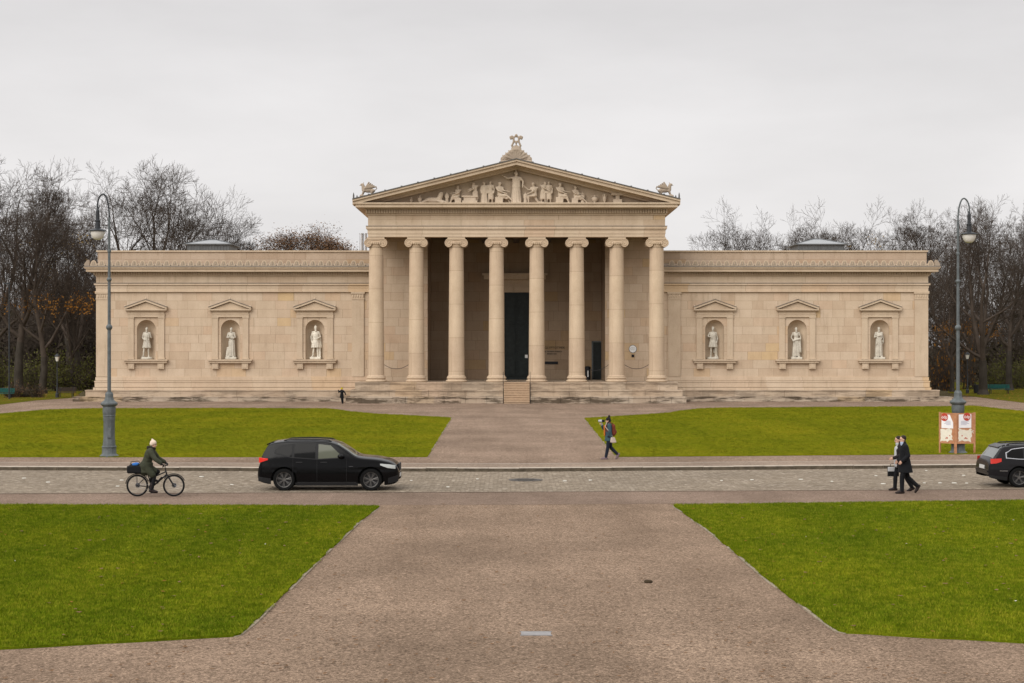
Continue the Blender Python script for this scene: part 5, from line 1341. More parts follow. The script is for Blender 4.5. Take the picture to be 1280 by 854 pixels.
# the bag in the far man's hand
bz_ = .56; HB = thing('handbag', 'black bag with a pale flap carried low by the walking man behind', 'bag', (x-.16, Y+.26, ROAD+.46))
q = MB(); q.box(-.18,.18,-.06,.06,0,.26); o = remesh(q, 'body', .012, M['bagblk'], HB); q = MB(); q.box(-.185,.10,-.075,.0,.16,.31); remesh(q, 'flap', .012, M['shirt'], HB); q = MB(); q.tube([(-.10,0,.26),(-.09,0,.40),(.12,0,.44),(.12,0,.26)], .012, 6); q.build('handle', M['bagblk'], HB, True)

# woman with camera, walking left
k = .97; x, Y, _ = G(761.3, 574.2)
Jw = dict(neck=(.0,0,1.50), head=(-.045,0,1.645), shL=(0,-.175,1.44), shR=(0,.175,1.44), elL=(-.13,-.25,1.24), elR=(-.20,.20,1.28), wrL=(-.26,-.12,1.42), wrR=(-.30,.08,1.44),
          hipL=(0,-.09,.92), hipR=(0,.09,.92), knL=(-.06,-.10,.50), knR=(.08,.10,.50), anL=(-.14,-.10,.085), anR=(.36,.10,.20))
Jw.update(elL=(.02,-.24,1.17), wrL=(.10,-.20,.95))
J = sc_(Jw, k)
o, P, Mx = person(J, 'woman in blue jacket and black bobble hat walking left, holding a camera up', (x, Y, 0.004), (-1,-.05,0), WF, k, hands={'R': ((0,0,1), (-1,-.2,0), .9)}, pitch={'R': 1.0}, tilt=.05)
remesh(coat(J, k, .022, .78*k, .19*k, .215*k, WF, .038), 'jacket', .013, M['bluejacket'], o); remesh(trousers(J, k, .018), 'trousers', .013, M['jeans'], o); [remesh(q_, 'shoe', .011, M['mauveshoe'], o) for q_ in shoes(J, k, WF, {'R': 1.0}, .014)]
m_ = MB(); m_.ell(P(-.018,0,.050), .110*k, .096*k, .095*k, Mx); m_.ell(P(-.05,0,.0), .085*k, .092*k, .08*k, Mx); m_.caps(P(-.03,0,.10), P(-.04,0,.125), .075*k, .055*k); remesh(m_, 'hat', .010, M['blackknit'], o)
m_ = MB(); m_.ell(P(-.06,0,.185), .05, .05, .046); remesh(m_, 'bobble', .010, M['blackknit'], o)
m_ = MB(); m_.caps((-.02,0,1.46*k), (-.03,0,1.54*k), .085, .078); remesh(m_, 'scarf', .012, plain('dark scarf', (.02,.015,.018), .9), o)
m_ = MB(); m_.caps((-.19*k,.0,1.40*k), (-.19*k,-.02,1.02*k), .045, .035); m_.caps((-.17*k,.08,1.4*k), (-.18*k,.07,1.0*k), .05, .035); remesh(m_, 'jacket_lining', .013, M['orange'], o)
PK = thing('backpack', 'rust red backpack on the back of the woman in the blue jacket', 'backpack', (x+.15, Y, .98)); q = MB(); q.caps((.03,-.05,.08), (.02,-.05,.40), .10, .085); q.caps((.03,.07,.08), (.02,.07,.40), .10, .085); q.ell((.09,0,.15), .08, .12, .12); remesh(q, 'body', .012, M['redpack'], PK)
q = MB(); [q.tube([(.0,s*.12,.50),(-.12,s*.13,.54),(-.27,s*.13,.42),(-.25,s*.15,.18),(-.02,s*.17,.06)], .022, 6) for s in (-1,1)]; q.build('strap', M['redpack'], PK, True)
SB = thing('shoulder_bag', 'pale beige shoulder bag hanging at the hip of the woman in blue', 'bag', (x+.16, Y-.24, .70)); q = MB(); q.econe((0,0,.02), .135, .065, (-.02,0,.22), .08, .05); q.ell((0,0,.03), .13, .065, .05); remesh(q, 'body', .012, M['beigebag'], SB)
q = MB(); q.tube([(-.02,0,.24),(-.14,-.02,.42),(-.33,.04,.66),(-.25,.16,.83)], .016, 6); q.build('strap', M['beigebag'], SB, True)
CM = thing('camera', 'pale grey camera held to the face of the woman in the bobble hat', 'camera', (x-.28, Y+.0, 1.58)); q = MB(); q.box(-.02,.09,-.08,.08,-.05,.05); sharp(q.build('body', M['bagblk'], CM)); q = MB(); q.lathe([(.01,-.16),(.05,-.16),(.06,-.02),(.01,-.02)], (0,0,0), 16, 'x'); sharp(q.build('lens', M['shirt'], CM))
m_ = MB(); wv = Vector(J['wrR']); ev = Vector(J['elR']); m_.caps(ev*.5+wv*.5, wv, .056, .05); m_.caps(wv, wv+Vector((-.01,-.01,.07)), .05, .04); remesh(m_, 'cuff', .012, M['shirt'], o)

# small figure before the steps
k = .70; x, Y, _ = G(427.3, 504.6)
Jc = dict(neck=(0,0,1.52), head=(0,-.02,1.68), shL=(.18,0,1.46), shR=(-.18,0,1.46), elL=(.36,-.02,1.26), elR=(-.34,-.03,1.30), wrL=(.44,-.05,1.03), wrR=(-.40,-.05,1.55), hipL=(.09,0,.92), hipR=(-.09,0,.92), knL=(.12,-.04,.5), knR=(-.02,-.06,.5), anL=(.13,.03,.085), anR=(.05,-.05,.085))
J = sc_(Jc, k); o, P, Mx = person(J, 'tiny figure in black with a yellow cap and spread arms before the left porch steps', (x, Y, 0.003), (0,-1,0), (0,-1,0), k, voxel=.012, hands={'L': ((0,-1,0), (-1,0,0), .5), 'R': ((0,-1,0), (1,0,0), .5)})
remesh(coat(J, k, .02, .66*k, .23*k, .17*k, (0,-1,0), .03), 'coat', .014, M['bagblk'], o); remesh(trousers(J, k, .02), 'trousers', .014, M['bagblk'], o); [remesh(q_, 'shoe', .012, M['bagblk'], o) for q_ in shoes(J, k, (0,-1,0), None)]
m_ = MB(); m_.ell(P(-.01,0,.055), .115, .10, .085, Mx); m_.caps(P(.08,-.04,.05), P(.08,.04,.05), .03, .03); remesh(m_, 'cap', .012, M['yellowknit'], o)

# ------------------------------------------------------------------ bicycle, rider and bag
x, Y, _ = G(194.5, 620.4, ROAD)
BK = thing('bicycle', 'dark trekking bicycle ridden to the right along the road edge', 'bicycle', (x, Y, ROAD-.004))
wr = .350; xr_, xf_ = -.585, .585
def wheel(xw):
    hub = bpy.data.objects.new('wheel', None); COL.objects.link(hub); hub.parent = BK; hub.location = (xw, 0, wr)
    m_ = MB(); m_.tube([((wr-.020)*math.cos(2*math.pi*i/40), 0, (wr-.020)*math.sin(2*math.pi*i/40)) for i in range(40)], .022, 8, closed=True); m_.build('tyre', M['rubber'], hub, True)
    m_ = MB(); m_.tube([((wr-.050)*math.cos(2*math.pi*i/40), 0, (wr-.050)*math.sin(2*math.pi*i/40)) for i in range(40)], .012, 6, closed=True); m_.build('rim', M['alloydark'], hub, True)
    m_ = MB()
    for i in range(28): t = 2*math.pi*i/28; m_.tube([(.02*math.cos(t+1.2), (.03 if i % 2 else -.03), .02*math.sin(t+1.2)), ((wr-.05)*math.cos(t), 0, (wr-.05)*math.sin(t))], .0018, 3)
    m_.build('spokes', M['chrome'], hub); m_ = MB(); m_.lathe([(.01,-.05),(.03,-.05),(.02,0),(.03,.05),(.01,.05)], n=12, axis='y'); m_.lathe([(.01,.045),(.075,.045),(.075,.05),(.01,.05)], n=18, axis='y'); m_.build('hub', M['iron'], hub)
wheel(xr_); wheel(xf_)
bb = (-.13,0,.29); hd_t = (.32,0,.84); hd_b = (.355,0,.70); st_t = (-.27,0,.80)
m_ = MB(); m_.tube([hd_b, bb], .026, 8); m_.tube([hd_t, hd_b], .024, 8); m_.tube([bb, st_t], .018, 8); m_.tube([(.325,0,.79), (-.21,0,.55)], .020, 8)
for s in (-1, 1): m_.tube([bb, (xr_, s*.06, wr)], .012, 6); m_.tube([(-.24,0,.70), (xr_, s*.06, wr)], .010, 6)
m_.build('frame', M['iron'], BK, True)
m_ = MB(); m_.caps((.20,-.03,.60), (.06,-.03,.44), .035); m_.build('battery', M['bagblk'], BK, True)
m_ = MB()
for s in (-1, 1): m_.tube([(.36,s*.05,.70), (.42,s*.055,.60), (xf_,s*.055,wr)], .015, 6)
m_.tube([(.36,-.05,.70),(.36,.05,.70)], .018, 6); m_.build('fork', M['iron'], BK, True)
m_ = MB(); m_.tube([hd_t, (.30,0,.96), (.34,0,1.0)], .016, 6); m_.tube([(.26,-.30,1.03),(.33,-.18,1.02),(.35,0,1.0),(.33,.18,1.02),(.26,.30,1.03)], .014, 6); m_.build('handlebar', M['iron'], BK, True)
for s in (-1, 1): m_ = MB(); m_.caps((.23,s*.315,1.035), (.33,s*.24,1.025), .018); m_.build('grip', M['bagblk'], BK, True)
m_ = MB(); m_.tube([st_t, (-.295,0,.88)], .014, 6); m_.build('seat_post', M['chrome'], BK, True); m_ = MB(); m_.ell((-.33,0,.91), .13, .085, .035); m_.caps((-.28,0,.915), (-.16,0,.905), .035, .022); remesh(m_, 'saddle', .01, M['bagblk'], BK)
m_ = MB(); m_.lathe([(.01,-.055),(.09,-.055),(.09,-.048),(.01,-.048)], (-.13,0,.29), 20, 'y'); m_.tube([(-.13,-.07,.29),(-.08,-.07,.13)], .012, 6); m_.tube([(-.13,.07,.29),(-.18,.07,.45)], .012, 6); m_.box(-.13,-.02,-.17,-.08,.115,.135); m_.box(-.24,-.13,.08,.17,.44,.46); m_.build('crank', M['iron'], BK)
m_ = MB(); m_.tube([(-.13,-.055,.38), (xr_,-.055,wr+.05)], .006, 5); m_.tube([(-.13,-.055,.20), (xr_,-.055,wr-.05)], .006, 5); m_.build('chain', M['chrome'], BK)
m_ = MB()
for s in (-1, 1): m_.tube([(xr_,s*.07,wr), (-.62,s*.07,.74)], .007, 5); m_.tube([(-.30,s*.06,.745), (-.88,s*.06,.745)], .008, 5)
for xx in (-.40,-.6,-.86): m_.tube([(xx,-.06,.745),(xx,.06,.745)], .007, 5)
m_.build('luggage_rack', M['iron'], BK)
for xw, a0, a1 in ((xr_, 20, 175), (xf_, 25, 150)):
    m_ = MB(); m_.tube([(xw+(wr+.025)*math.cos(R(a)), 0, wr+(wr+.025)*math.sin(R(a))) for a in range(a0, a1, 8)], .016, 6); m_.build('mudguard', M['iron'], BK, True)
PB = thing('pannier_bag', 'black bag with bright blue top strapped on the bicycle rack', 'bag', (x-.66, Y, ROAD+.755)); q = MB(); q.box(-.23,.22,-.15,.15,.0,.22); q.ell((0,0,.22), .19, .13, .09); remesh(q, 'body', .016, M['bagblk'], PB, smooth=5)
q = MB(); q.ell((.02,-.06,.27), .11, .09, .055); q.ell((.04,.04,.28), .10, .08, .05); remesh(q, 'blue_cloth', .012, M['bagblue'], PB)
q = MB(); q.tube([(-.15,0,.29),(-.10,0,.36),(.12,0,.37),(.17,0,.29)], .012, 6); q.build('handle', M['bagblk'], PB, True)
k = .96; RF = (1, 0, 0)
Jr = dict(neck=(-.12,0,1.52), head=(-.065,0,1.665), shL=(-.14,.175,1.46), shR=(-.14,-.175,1.46), elL=(.02,.27,1.20), elR=(.04,-.27,1.22), wrL=(.225,.285,1.085), wrR=(.225,-.285,1.085),
          hipL=(-.33,.085,.98), hipR=(-.33,-.085,.98), knL=(.06,.10,.78), knR=(-.02,-.10,.62), anL=(-.16,.12,.55), anR=(-.10,-.12,.225))
Jr = {a: (p[0], p[1], p[2]) for a, p in Jr.items()}
gh = {'L': ((0,-1,.3), (0,0,-1), 1.0), 'R': ((0,1,.3), (0,0,-1), 1.0)}
o, P, Mx = person(Jr, 'cyclist in dark olive parka and pale knit hat riding the bicycle to the right', (x, Y, ROAD-.004), (1,-.1,0), RF, k, hands=gh, tilt=.12, pitch={'R': .1})
mb = coat(Jr, k, .030, None, 0, 0, RF, .055); mb.econe((-.30,0,.76), .20, .21, (-.28,0,1.08), .20, .20); mb.caps((-.33,.09,.97), (-.02,.11,.80), .135, .10); mb.caps((-.33,-.09,.97), (-.08,-.11,.70), .14, .11); mb.caps((-.36,0,.98), (-.36,0,.80), .17, .15)
remesh(mb, 'parka', .014, M['parka'], o)
remesh(trousers(Jr, k, .014), 'trousers', .013, M['bagblk'], o); bl, brr = shoes(Jr, k, RF, {'R': .1}, .014); brr.caps(Jr['anR'], Vector(Jr['anR'])+Vector((.0,0,.16)), .055, .06); bl.caps(Jr['anL'], Vector(Jr['anL'])+Vector((.05,0,.14)), .055, .06); remesh(bl, 'boot', .012, M['shoe'], o); remesh(brr, 'boot', .012, M['shoe'], o)
mb = MB(); nk = Vector(Jr['neck']); 
for i in range(12): a = 2*math.pi*i/12; mb.ell(nk+Vector((.095*math.cos(a)-.02, .11*math.sin(a), .03-.02*math.cos(a))), .06, .06, .055, nu=8, nv=6)
remesh(mb, 'fur_collar', .012, M['fur'], o)
mb = MB(); mb.ell(P(-.018,0,.050), .112*k, .098*k, .098*k, Mx); mb.ell(P(-.045,0,.01), .09*k, .094*k, .08*k, Mx); mb.caps(P(-.04,0,.12), P(-.065,0,.16), .055*k, .03*k); remesh(mb, 'hat', .010, M['beanie'], o)
for s in 'LR':
    w_ = Vector(Jr['wr'+s]); e_ = Vector(Jr['el'+s]); dd = (w_-e_).normalized(); mb = MB(); mb.caps(w_-dd*.03, w_+dd*.02, .045, .042); sg = 1 if s == 'L' else -1
    hand(mb, w_, dd, gh[s][0], gh[s][1], 1.0, 1.25); remesh(mb, 'glove', .009, M['bagblk'], o)

# ------------------------------------------------------------------ trees
def bark_mat(name, c):
    k = NT(name); p = k.n('ShaderNodeTexCoord').outputs['Object']
    mp = k.n('ShaderNodeMapping'); mp.inputs['Scale'].default_value = (5, 5, .8); k.l(p, mp.inputs[0])
    k.base(k.mix('MULTIPLY', .6, k.ramp(k.noise(p, .8, 4), [(.3, [x*.75 for x in c]), (.7, [x*1.3 for x in c])]), k.ramp(k.noise(mp.outputs[0], 1.5, 5), [(.35, (.6,.6,.6)), (.65, (1,1,1))])))
    k.set(Roughness=.95); k.b.inputs['Specular IOR Level'].default_value = .05; return k.mat
M['bark'] = bark_mat('dark bark', (.052,.044,.036)); M['twig'] = bark_mat('grey brown twigs', (.072,.056,.045)); M['twigred'] = bark_mat('reddish twigs', (.075,.050,.038))
def leaf_mat(name, c, c2):
    k = NT(name); p = k.n('ShaderNodeNewGeometry').outputs['Position']
    k.base(k.ramp(k.noise(p, 1.1, 5), [(.3, c), (.7, c2)])); k.set(Roughness=.8); k.b.inputs['Specular IOR Level'].default_value = .05; return k.mat
M['leaf_orange'] = leaf_mat('orange autumn leaves', (.13,.055,.014), (.28,.13,.025)); M['leaf_yellow'] = leaf_mat('yellow autumn leaves', (.26,.15,.02), (.40,.26,.05))
M['leaf_brown'] = leaf_mat('brown withered leaves', (.11,.062,.034), (.19,.11,.06)); M['leaf_green'] = leaf_mat('dull green leaves', (.060,.062,.018), (.12,.12,.03)); M['leaf_dark'] = leaf_mat('dark evergreen leaves', (.022,.020,.013), (.058,.045,.03))

def grow(seed, Ht, trunk_r, fork=.24, spread=.55, nlimb=9, dens=(6,5,4,3), wig=.125, first_low=False, leaders=1):
    """bare broadleaf tree: returns trunk segments and crown segments as (p, q, r0, r1), and twig ends"""
    rg = random.Random(seed); trunk = []; crown = []; ends = []
    V = Vector
    def rot_from(d, ang, az):
        a = d.orthogonal().normalized(); b = d.cross(a).normalized()
        return (d*math.cos(ang) + (a*math.cos(az)+b*math.sin(az))*math.sin(ang)).normalized()
    def br(p, d, L, r, lev, out):
        n = max(2, min(9, int(L/ (1.0 if lev < 2 else .55)))) if lev < 4 else 2
        st = L/n; pts = [p]; rr = [r]; dirs = [d]
        endr = .30 if lev < 4 else .5
        for i in range(n):
            d = (d + V((rg.gauss(0,wig), rg.gauss(0,wig), rg.gauss(0,wig*.8)+(.07 if lev else .02)+(.05 if lev == 1 else 0)))).normalized()
            if lev >= 1 and d.z < -.15: d.z *= .3; d.normalize()
            q = pts[-1] + d*st; r2 = max(.0095, r*(1-(1-endr)*(i+1)/n)); out.append((pts[-1], q, rr[-1], r2)); pts.append(q); rr.append(r2); dirs.append(d)
        if lev >= 5: ends.append(q); return
        nc = dens[lev-1] if lev-1 < len(dens) else 2
        az = rg.uniform(0, 6.28)
        for c in range(nc):
            t = .30 + .70*(c+rg.uniform(.2,.9))/nc if lev else 0
            t = min(t, .99); i = min(int(t*n), n-1); f = t*n-i
            pp = pts[i].lerp(pts[i+1], f); rad = rr[i]*(1-f)+rr[i+1]*f; az += 2.4+rg.uniform(-.5,.5)
            ang = R(rg.uniform(28, 58)); LL = L*rg.uniform(.48,.74)*(1-.33*t)*1.2
            br(pp, rot_from(dirs[i+1], ang, az), LL, max(.012, rad*rg.uniform(.55,.75)), lev+1, out)
        if lev >= 1: ends.append(q)
        if lev >= 1: br(q, rot_from(dirs[-1], R(rg.uniform(0,30)), rg.uniform(0,6.28)), L*.34, max(.0105, rr[-1]*.95), min(5, lev+2), out)
    # leaders: the trunk may divide into a few upright stems
    p = V((0,0,-.2)); d = V((rg.gauss(0,.03), rg.gauss(0,.03), 1)).normalized(); n = 6; hf = Ht*fork; r = trunk_r; tp = [p]
    for i in range(n):
        d = (d + V((rg.gauss(0,.05), rg.gauss(0,.05), .1))).normalized(); q = tp[-1] + d*(hf+.2)/n
        r2 = trunk_r*(1-.28*(i+1)/n); fl = 1.45 if i == 0 else 1.0; trunk.append((tp[-1], q, r*fl, r2)); r = r2; tp.append(q)
    top = tp[-1]
    for li in range(leaders):
        dd = rot_from(V((0,0,1)), R(rg.uniform(12,26)) if leaders > 1 else R(3), 6.28*li/max(1,leaders)+rg.uniform(-.5,.5)); q0 = top; rl = r*(.78 if leaders > 1 else .95); n = 8; seg = (Ht-hf)*.72/n
        pts = [q0]; rs = [rl]; ds = [dd]
        for i in range(n):
            dd = (dd + V((rg.gauss(0,.10), rg.gauss(0,.10), .06))).normalized(); q = pts[-1]+dd*seg; r2 = rl*(1-.86*(i+1)/n); crown.append((pts[-1], q, rs[-1], r2)); pts.append(q); rs.append(r2); ds.append(dd)
        m = max(3, nlimb//leaders); az = rg.uniform(0,6.28)
        for c in range(m):
            t = .02+.95*(c+rg.uniform(0,.6))/m; i = min(int(t*n), n-1); f = t*n-i; az += 2.4+rg.uniform(-.4,.4)
            LL = Ht*spread*(.62-.40*t)*rg.uniform(.8,1.15)
            br(pts[i].lerp(pts[i+1], f), rot_from(ds[i], R(rg.uniform(42,66)-22*t), az), LL, max(.06, rs[i]*rg.uniform(.52,.72)), 1, crown)
        br(pts[-1], ds[-1], Ht*.13, rs[-1], 2, crown)
    return trunk, crown, ends

def segmesh(name, segs, mats, sides_big=8, leaves=None):
    vs = []; fs = []; mi = []; base = 0
    big = [s for s in segs if max(s[2], s[3]) > .10]; sm = [s for s in segs if max(s[2], s[3]) <= .10]
    for grp, n in ((big, sides_big), (sm, 3)):
        if not grp: continue
        P = np.array([tuple(s[0]) for s in grp]); Q = np.array([tuple(s[1]) for s in grp]); r0 = np.array([s[2] for s in grp]); r1 = np.array([s[3] for s in grp])
        D = Q-P; D /= np.linalg.norm(D, axis=1, keepdims=True)+1e-9
        U = np.where(np.abs(D[:,2:3]) < .9, np.array([[0,0,1.0]]), np.array([[1.0,0,0]])); A = np.cross(D, U); A /= np.linalg.norm(A, axis=1, keepdims=True)+1e-9; B = np.cross(D, A)
        th = 2*np.pi*np.arange(n)/n; dirn = A[:,None,:]*np.cos(th)[None,:,None] + B[:,None,:]*np.sin(th)[None,:,None]
        Q2 = Q + D*(r1*.25)[:,None]
        v = np.concatenate([P[:,None,:]+dirn*r0[:,None,None], Q2[:,None,:]+dirn*r1[:,None,None]], axis=1).reshape(-1,3)
        m = len(grp); k = np.arange(n); f = np.stack([k, (k+1) % n, n+(k+1) % n, n+k], 1)
        F_ = (f[None]+ (np.arange(m)*2*n)[:,None,None]+base).reshape(-1,4)
        vs.append(v); fs.append(F_); mi.append(np.zeros(len(F_), int)); base += len(v)
    if leaves is not None and len(leaves[0]):
        c, s_, sd = leaves; rn = np.random.RandomState(sd); c = np.array(c); m = len(c)
        a = rn.normal(size=(m,3)); a /= np.linalg.norm(a, axis=1, keepdims=True); b = rn.normal(size=(m,3)); b = np.cross(a, b); b /= np.linalg.norm(b, axis=1, keepdims=True)
        L = s_*rn.uniform(.6, 1.3, (m,1)); v = np.stack([c-a*L, c+b*L*.55, c+a*L, c-b*L*.55], 1).reshape(-1,3)
        vs.append(v); fs.append(np.arange(m*4).reshape(-1,4)+base); mi.append(np.ones(m, int))
    v = np.concatenate(vs); f = np.concatenate(fs); mi = np.concatenate(mi)
    me = bpy.data.meshes.new(name); me.vertices.add(len(v)); me.vertices.foreach_set('co', v.ravel()); me.loops.add(f.size); me.loops.foreach_set('vertex_index', f.ravel().astype(np.int32))
    me.polygons.add(len(f)); me.polygons.foreach_set('loop_start', np.arange(0, f.size, 4, dtype=np.int32)); me.polygons.foreach_set('material_index', mi.astype(np.int32)); me.update(calc_edges=True); me.validate()
    for m in mats: me.materials.append(m)
    me.polygons.foreach_set('use_smooth', [True]*len(f)); return me

TREES = {}
def tree_proto(key, seed, leaf=None, nleaf=0, zmax=1.0, lsize=.16, spreadpt=.5, tw='twig', **kw):
    Ht = 22.0; tr, cr_, ends = grow(seed, Ht, kw.pop('tr', .48), **kw)
    top = max(s[1].z for s in cr_); f = Ht/top
    sc3 = lambda S_: [(a*f, b*f, r0, r1) for a, b, r0, r1 in S_]
    tr, cr_ = sc3(tr), sc3(cr_); ends = [e*f for e in ends]
    lv = None
    if leaf:
        rg = random.Random(seed+1); cand = [e for e in ends if e.z < zmax*Ht]
        # leaves hang on in patches
        pat = rg.sample(cand, min(len(cand), max(1, nleaf//40))); pts = []
        while len(pts) < nleaf and pat:
            c = rg.choice(pat); pts.append((c.x+rg.gauss(0,spreadpt), c.y+rg.gauss(0,spreadpt), c.z+rg.gauss(0,spreadpt*.7)))
        lv = (pts, lsize, seed)
    TREES[key] = (segmesh('trunk', tr, [M['bark']], 12), segmesh('crown', cr_, [M[tw], M[leaf] if leaf else M['leaf_brown']], 8, lv))
tree_proto('tall', 3, fork=.20, nlimb=12, spread=.50, dens=(6,5,4,3))
tree_proto('broad', 17, fork=.16, nlimb=12, spread=.62, leaders=3, dens=(6,5,4,3), tr=.55)
tree_proto('upright', 29, fork=.18, nlimb=12, spread=.44, leaders=2, dens=(6,5,4,3), tr=.42)
tree_proto('open', 41, fork=.22, nlimb=10, spread=.52, dens=(5,5,4,2), leaders=2, tr=.36, wig=.13)
tree_proto('amber', 53, leaf='leaf_orange', nleaf=900, zmax=.46, lsize=.13, spreadpt=.8, fork=.17, nlimb=11, spread=.55, tr=.45, dens=(5,5,3,2))
tree_proto('brown', 67, leaf='leaf_brown', nleaf=34000, zmax=1.0, lsize=.085, spreadpt=.62, fork=.15, nlimb=14, spread=.50, tr=.4, tw='twigred')
tree_proto('speckled', 71, leaf='leaf_yellow', nleaf=420, zmax=1.0, lsize=.13, spreadpt=.7, fork=.2, nlimb=11, spread=.52, leaders=2)
def tree(key, px, Y, ytop, label, rz=0.0, wide=1.0, group=None, trunk=True):
    Ht = WZ(ytop - (11 if px < 320 else 7), Y); s = Ht/22.0; x = WX(px, Y)
    T = thing('bare_tree' if key not in ('brown',) else 'brown_leaved_tree', label, 'tree', (x, Y, 0), rz, group); T.scale = (s*wide, s*wide, s)
    for nm, me in zip(('trunk', 'crown'), TREES[key]):
        o = bpy.data.objects.new(nm, me); COL.objects.link(o); o.parent = T
PL = 'bare trees in the park left of the museum'; PR = 'bare trees in the park right of the museum'; BH = 'bare trees rising behind the museum roof'
for a in [
    ('tall', 24, 163, 203, 'tall bare tree with thick dark trunk behind the shrubs at the far left', .4, .95, PL),
    ('amber', 53, 160, 250, 'dark tree with patches of orange leaves, just left of the small left lantern', 1.9, 1.0, PL),
    ('broad', -22, 168, 196, 'tall dense bare tree cut off by the left edge of the view', 2.2, 1.0, PL),
    ('upright', 92, 171, 300, 'slim bare tree between the left park lantern and the museum corner', .3, .8, PL),
    ('speckled', 103, 180, 262, 'bare tree with a few yellow leaves close beside the left museum corner', 4.0, .9, PL),
    ('open', 84, 196, 230, 'wide bare tree whose branches show between the left lamp head and the left edge', 5.1, .9, PL),
    ('broad', 178, 205, 203, 'largest bare tree behind the left wing, just right of the left lamp head', 3.9, 1.0, BH),
    ('open', 214, 198, 216, 'open bare tree behind the left wing, directly left of the left skylight', 1.2, .95, BH),
    ('open', 250, 212, 240, 'bare tree rising right behind the left skylight', 2.6, .95, BH),
    ('tall', 288, 208, 284, 'low bare tree just right of the left skylight', 5.5, .8, BH),
    ('brown', 368, 207, 288, 'round tree with withered brown leaves above the left wing roof', 1.0, 1.6, BH),
    ('upright', 408, 215, 300, 'small bare treetop just left of the two metal flues', 2.0, .8, BH),
    ('open', 912, 205, 254, 'bare tree over the right wing, third niche from the right below it', .6, 1.0, BH),
    ('open', 966, 210, 259, 'slender bare tree just left of the right skylight', 3.1, .85, BH),
    ('speckled', 999, 214, 276, 'low twiggy tree right behind the right skylight', 1.2, .85, BH),
    ('open', 1064, 203, 249, 'tall airy bare tree just right of the right skylight', 5.0, 1.05, BH),
    ('speckled', 1093, 210, 262, 'bare tree with few yellow leaves over the rightmost niche', 2.8, .8, BH),
    ('tall', 1146, 198, 258, 'dense bare tree above the right end of the museum roof', 4.4, .9, BH),
    ('upright', 1181, 178, 266, 'bare tree close behind the right museum corner', 2.1, .9, PR),
    ('amber', 1190, 166, 318, 'dark tree with orange leaves between the museum corner and the right lamp post', 3.6, .8, PR),
    ('broad', 1229, 157, 249, 'big spreading tree with thick trunk left of the green bench at right', 5.9, .95, PR),
    ('tall', 1262, 172, 262, 'bare tree rising behind the right green bench', .2, .85, PR),
    ('upright', 1290, 182, 252, 'bare tree cut off by the right edge of the view', 4.9, 1.0, PR),
    ('broad', 1212, 192, 280, 'bare tree farther back between the right lamp post and big tree', 2.7, .8, PR)]:
    tree(*a)

# the wood beyond: one mass of thin trunks and twigs, too many to tell apart
def wood(name, label, spots, seed):
    rg = random.Random(seed); segs = []; pts = []
    vars_ = []
    for q in range(4):
        tr, cr_, ends = grow(seed*10+q, 20, .28, fork=.12, spread=.5, nlimb=11, dens=(5,4,3,1), leaders=2); vars_.append(tr+cr_)
    for (x, Y, h) in spots:
        S_ = rg.choice(vars_); a = rg.uniform(0, 6.28); ca, sa = math.cos(a), math.sin(a); f = h/20
        tf = lambda v: (x+(v.x*ca-v.y*sa)*f, Y+(v.x*sa+v.y*ca)*f, v.z*f)
        segs += [(tf(p), tf(q), r0*f*1.1, r1*f*1.15) for p, q, r0, r1 in S_]
        for i in range(240):
            pts.append((x+rg.gauss(0,3.4), Y+rg.gauss(0,3.0), abs(rg.gauss(0,3.4))))
    o = bpy.data.objects.new(name, segmesh(name, segs, [M['twig'], M['leaf_dark']], 6, (pts, .30, seed))); COL.objects.link(o); return stuff(o, label)
rgw = random.Random(77)
wl = [(WX(rgw.uniform(-110, 135), Y), Y, WZ(rgw.uniform(316, 375), Y)) for Y in [rgw.uniform(196, 275) for _ in range(78)]]
wood('distant_wood', 'dark leafless wood beyond the park trees left of the museum', wl, 3)
wr_ = [(WX(rgw.uniform(1160, 1400), Y), Y, WZ(rgw.uniform(330, 380), Y)) for Y in [rgw.uniform(196, 285) for _ in range(60)]]
wood('distant_wood', 'dark leafless wood beyond the park trees right of the museum', wr_, 5)
# a long wooded rise closes the view behind the trees
def rise(x0, x1, Yc, h, name):
    mb = MB(); n = 40; rg = random.Random(int(Yc)); vs = []; rows = [(-34,0),(-20,.35),(-8,.8),(4,1.0),(25,.9),(60,.2)]
    for i in range(n+1):
        x = x0+(x1-x0)*i/n
        for (dy, hh) in rows: vs.append((x, Yc+dy+rg.uniform(-2,2), max(0, hh*h*(.85+.3*mnoise.noise(Vector((x*.04, hh*2, Yc))))) if hh else -.05))
    k = len(rows); mb.add(vs, [(i*k+j, (i+1)*k+j, (i+1)*k+j+1, i*k+j+1) for i in range(n) for j in range(k-1)])
    o = mb.build(name, M['woodfloor'], None, True); fix_normals(o.data); return struct(o)
M['woodfloor'] = ground_mat('wood floor', (.040,.035,.026), fine=3, var=.6, blotch=.5)
rise(-170, -34, 330, 5.0, 'wooded_rise'); rise(42, 200, 340, 5.0, 'wooded_rise')

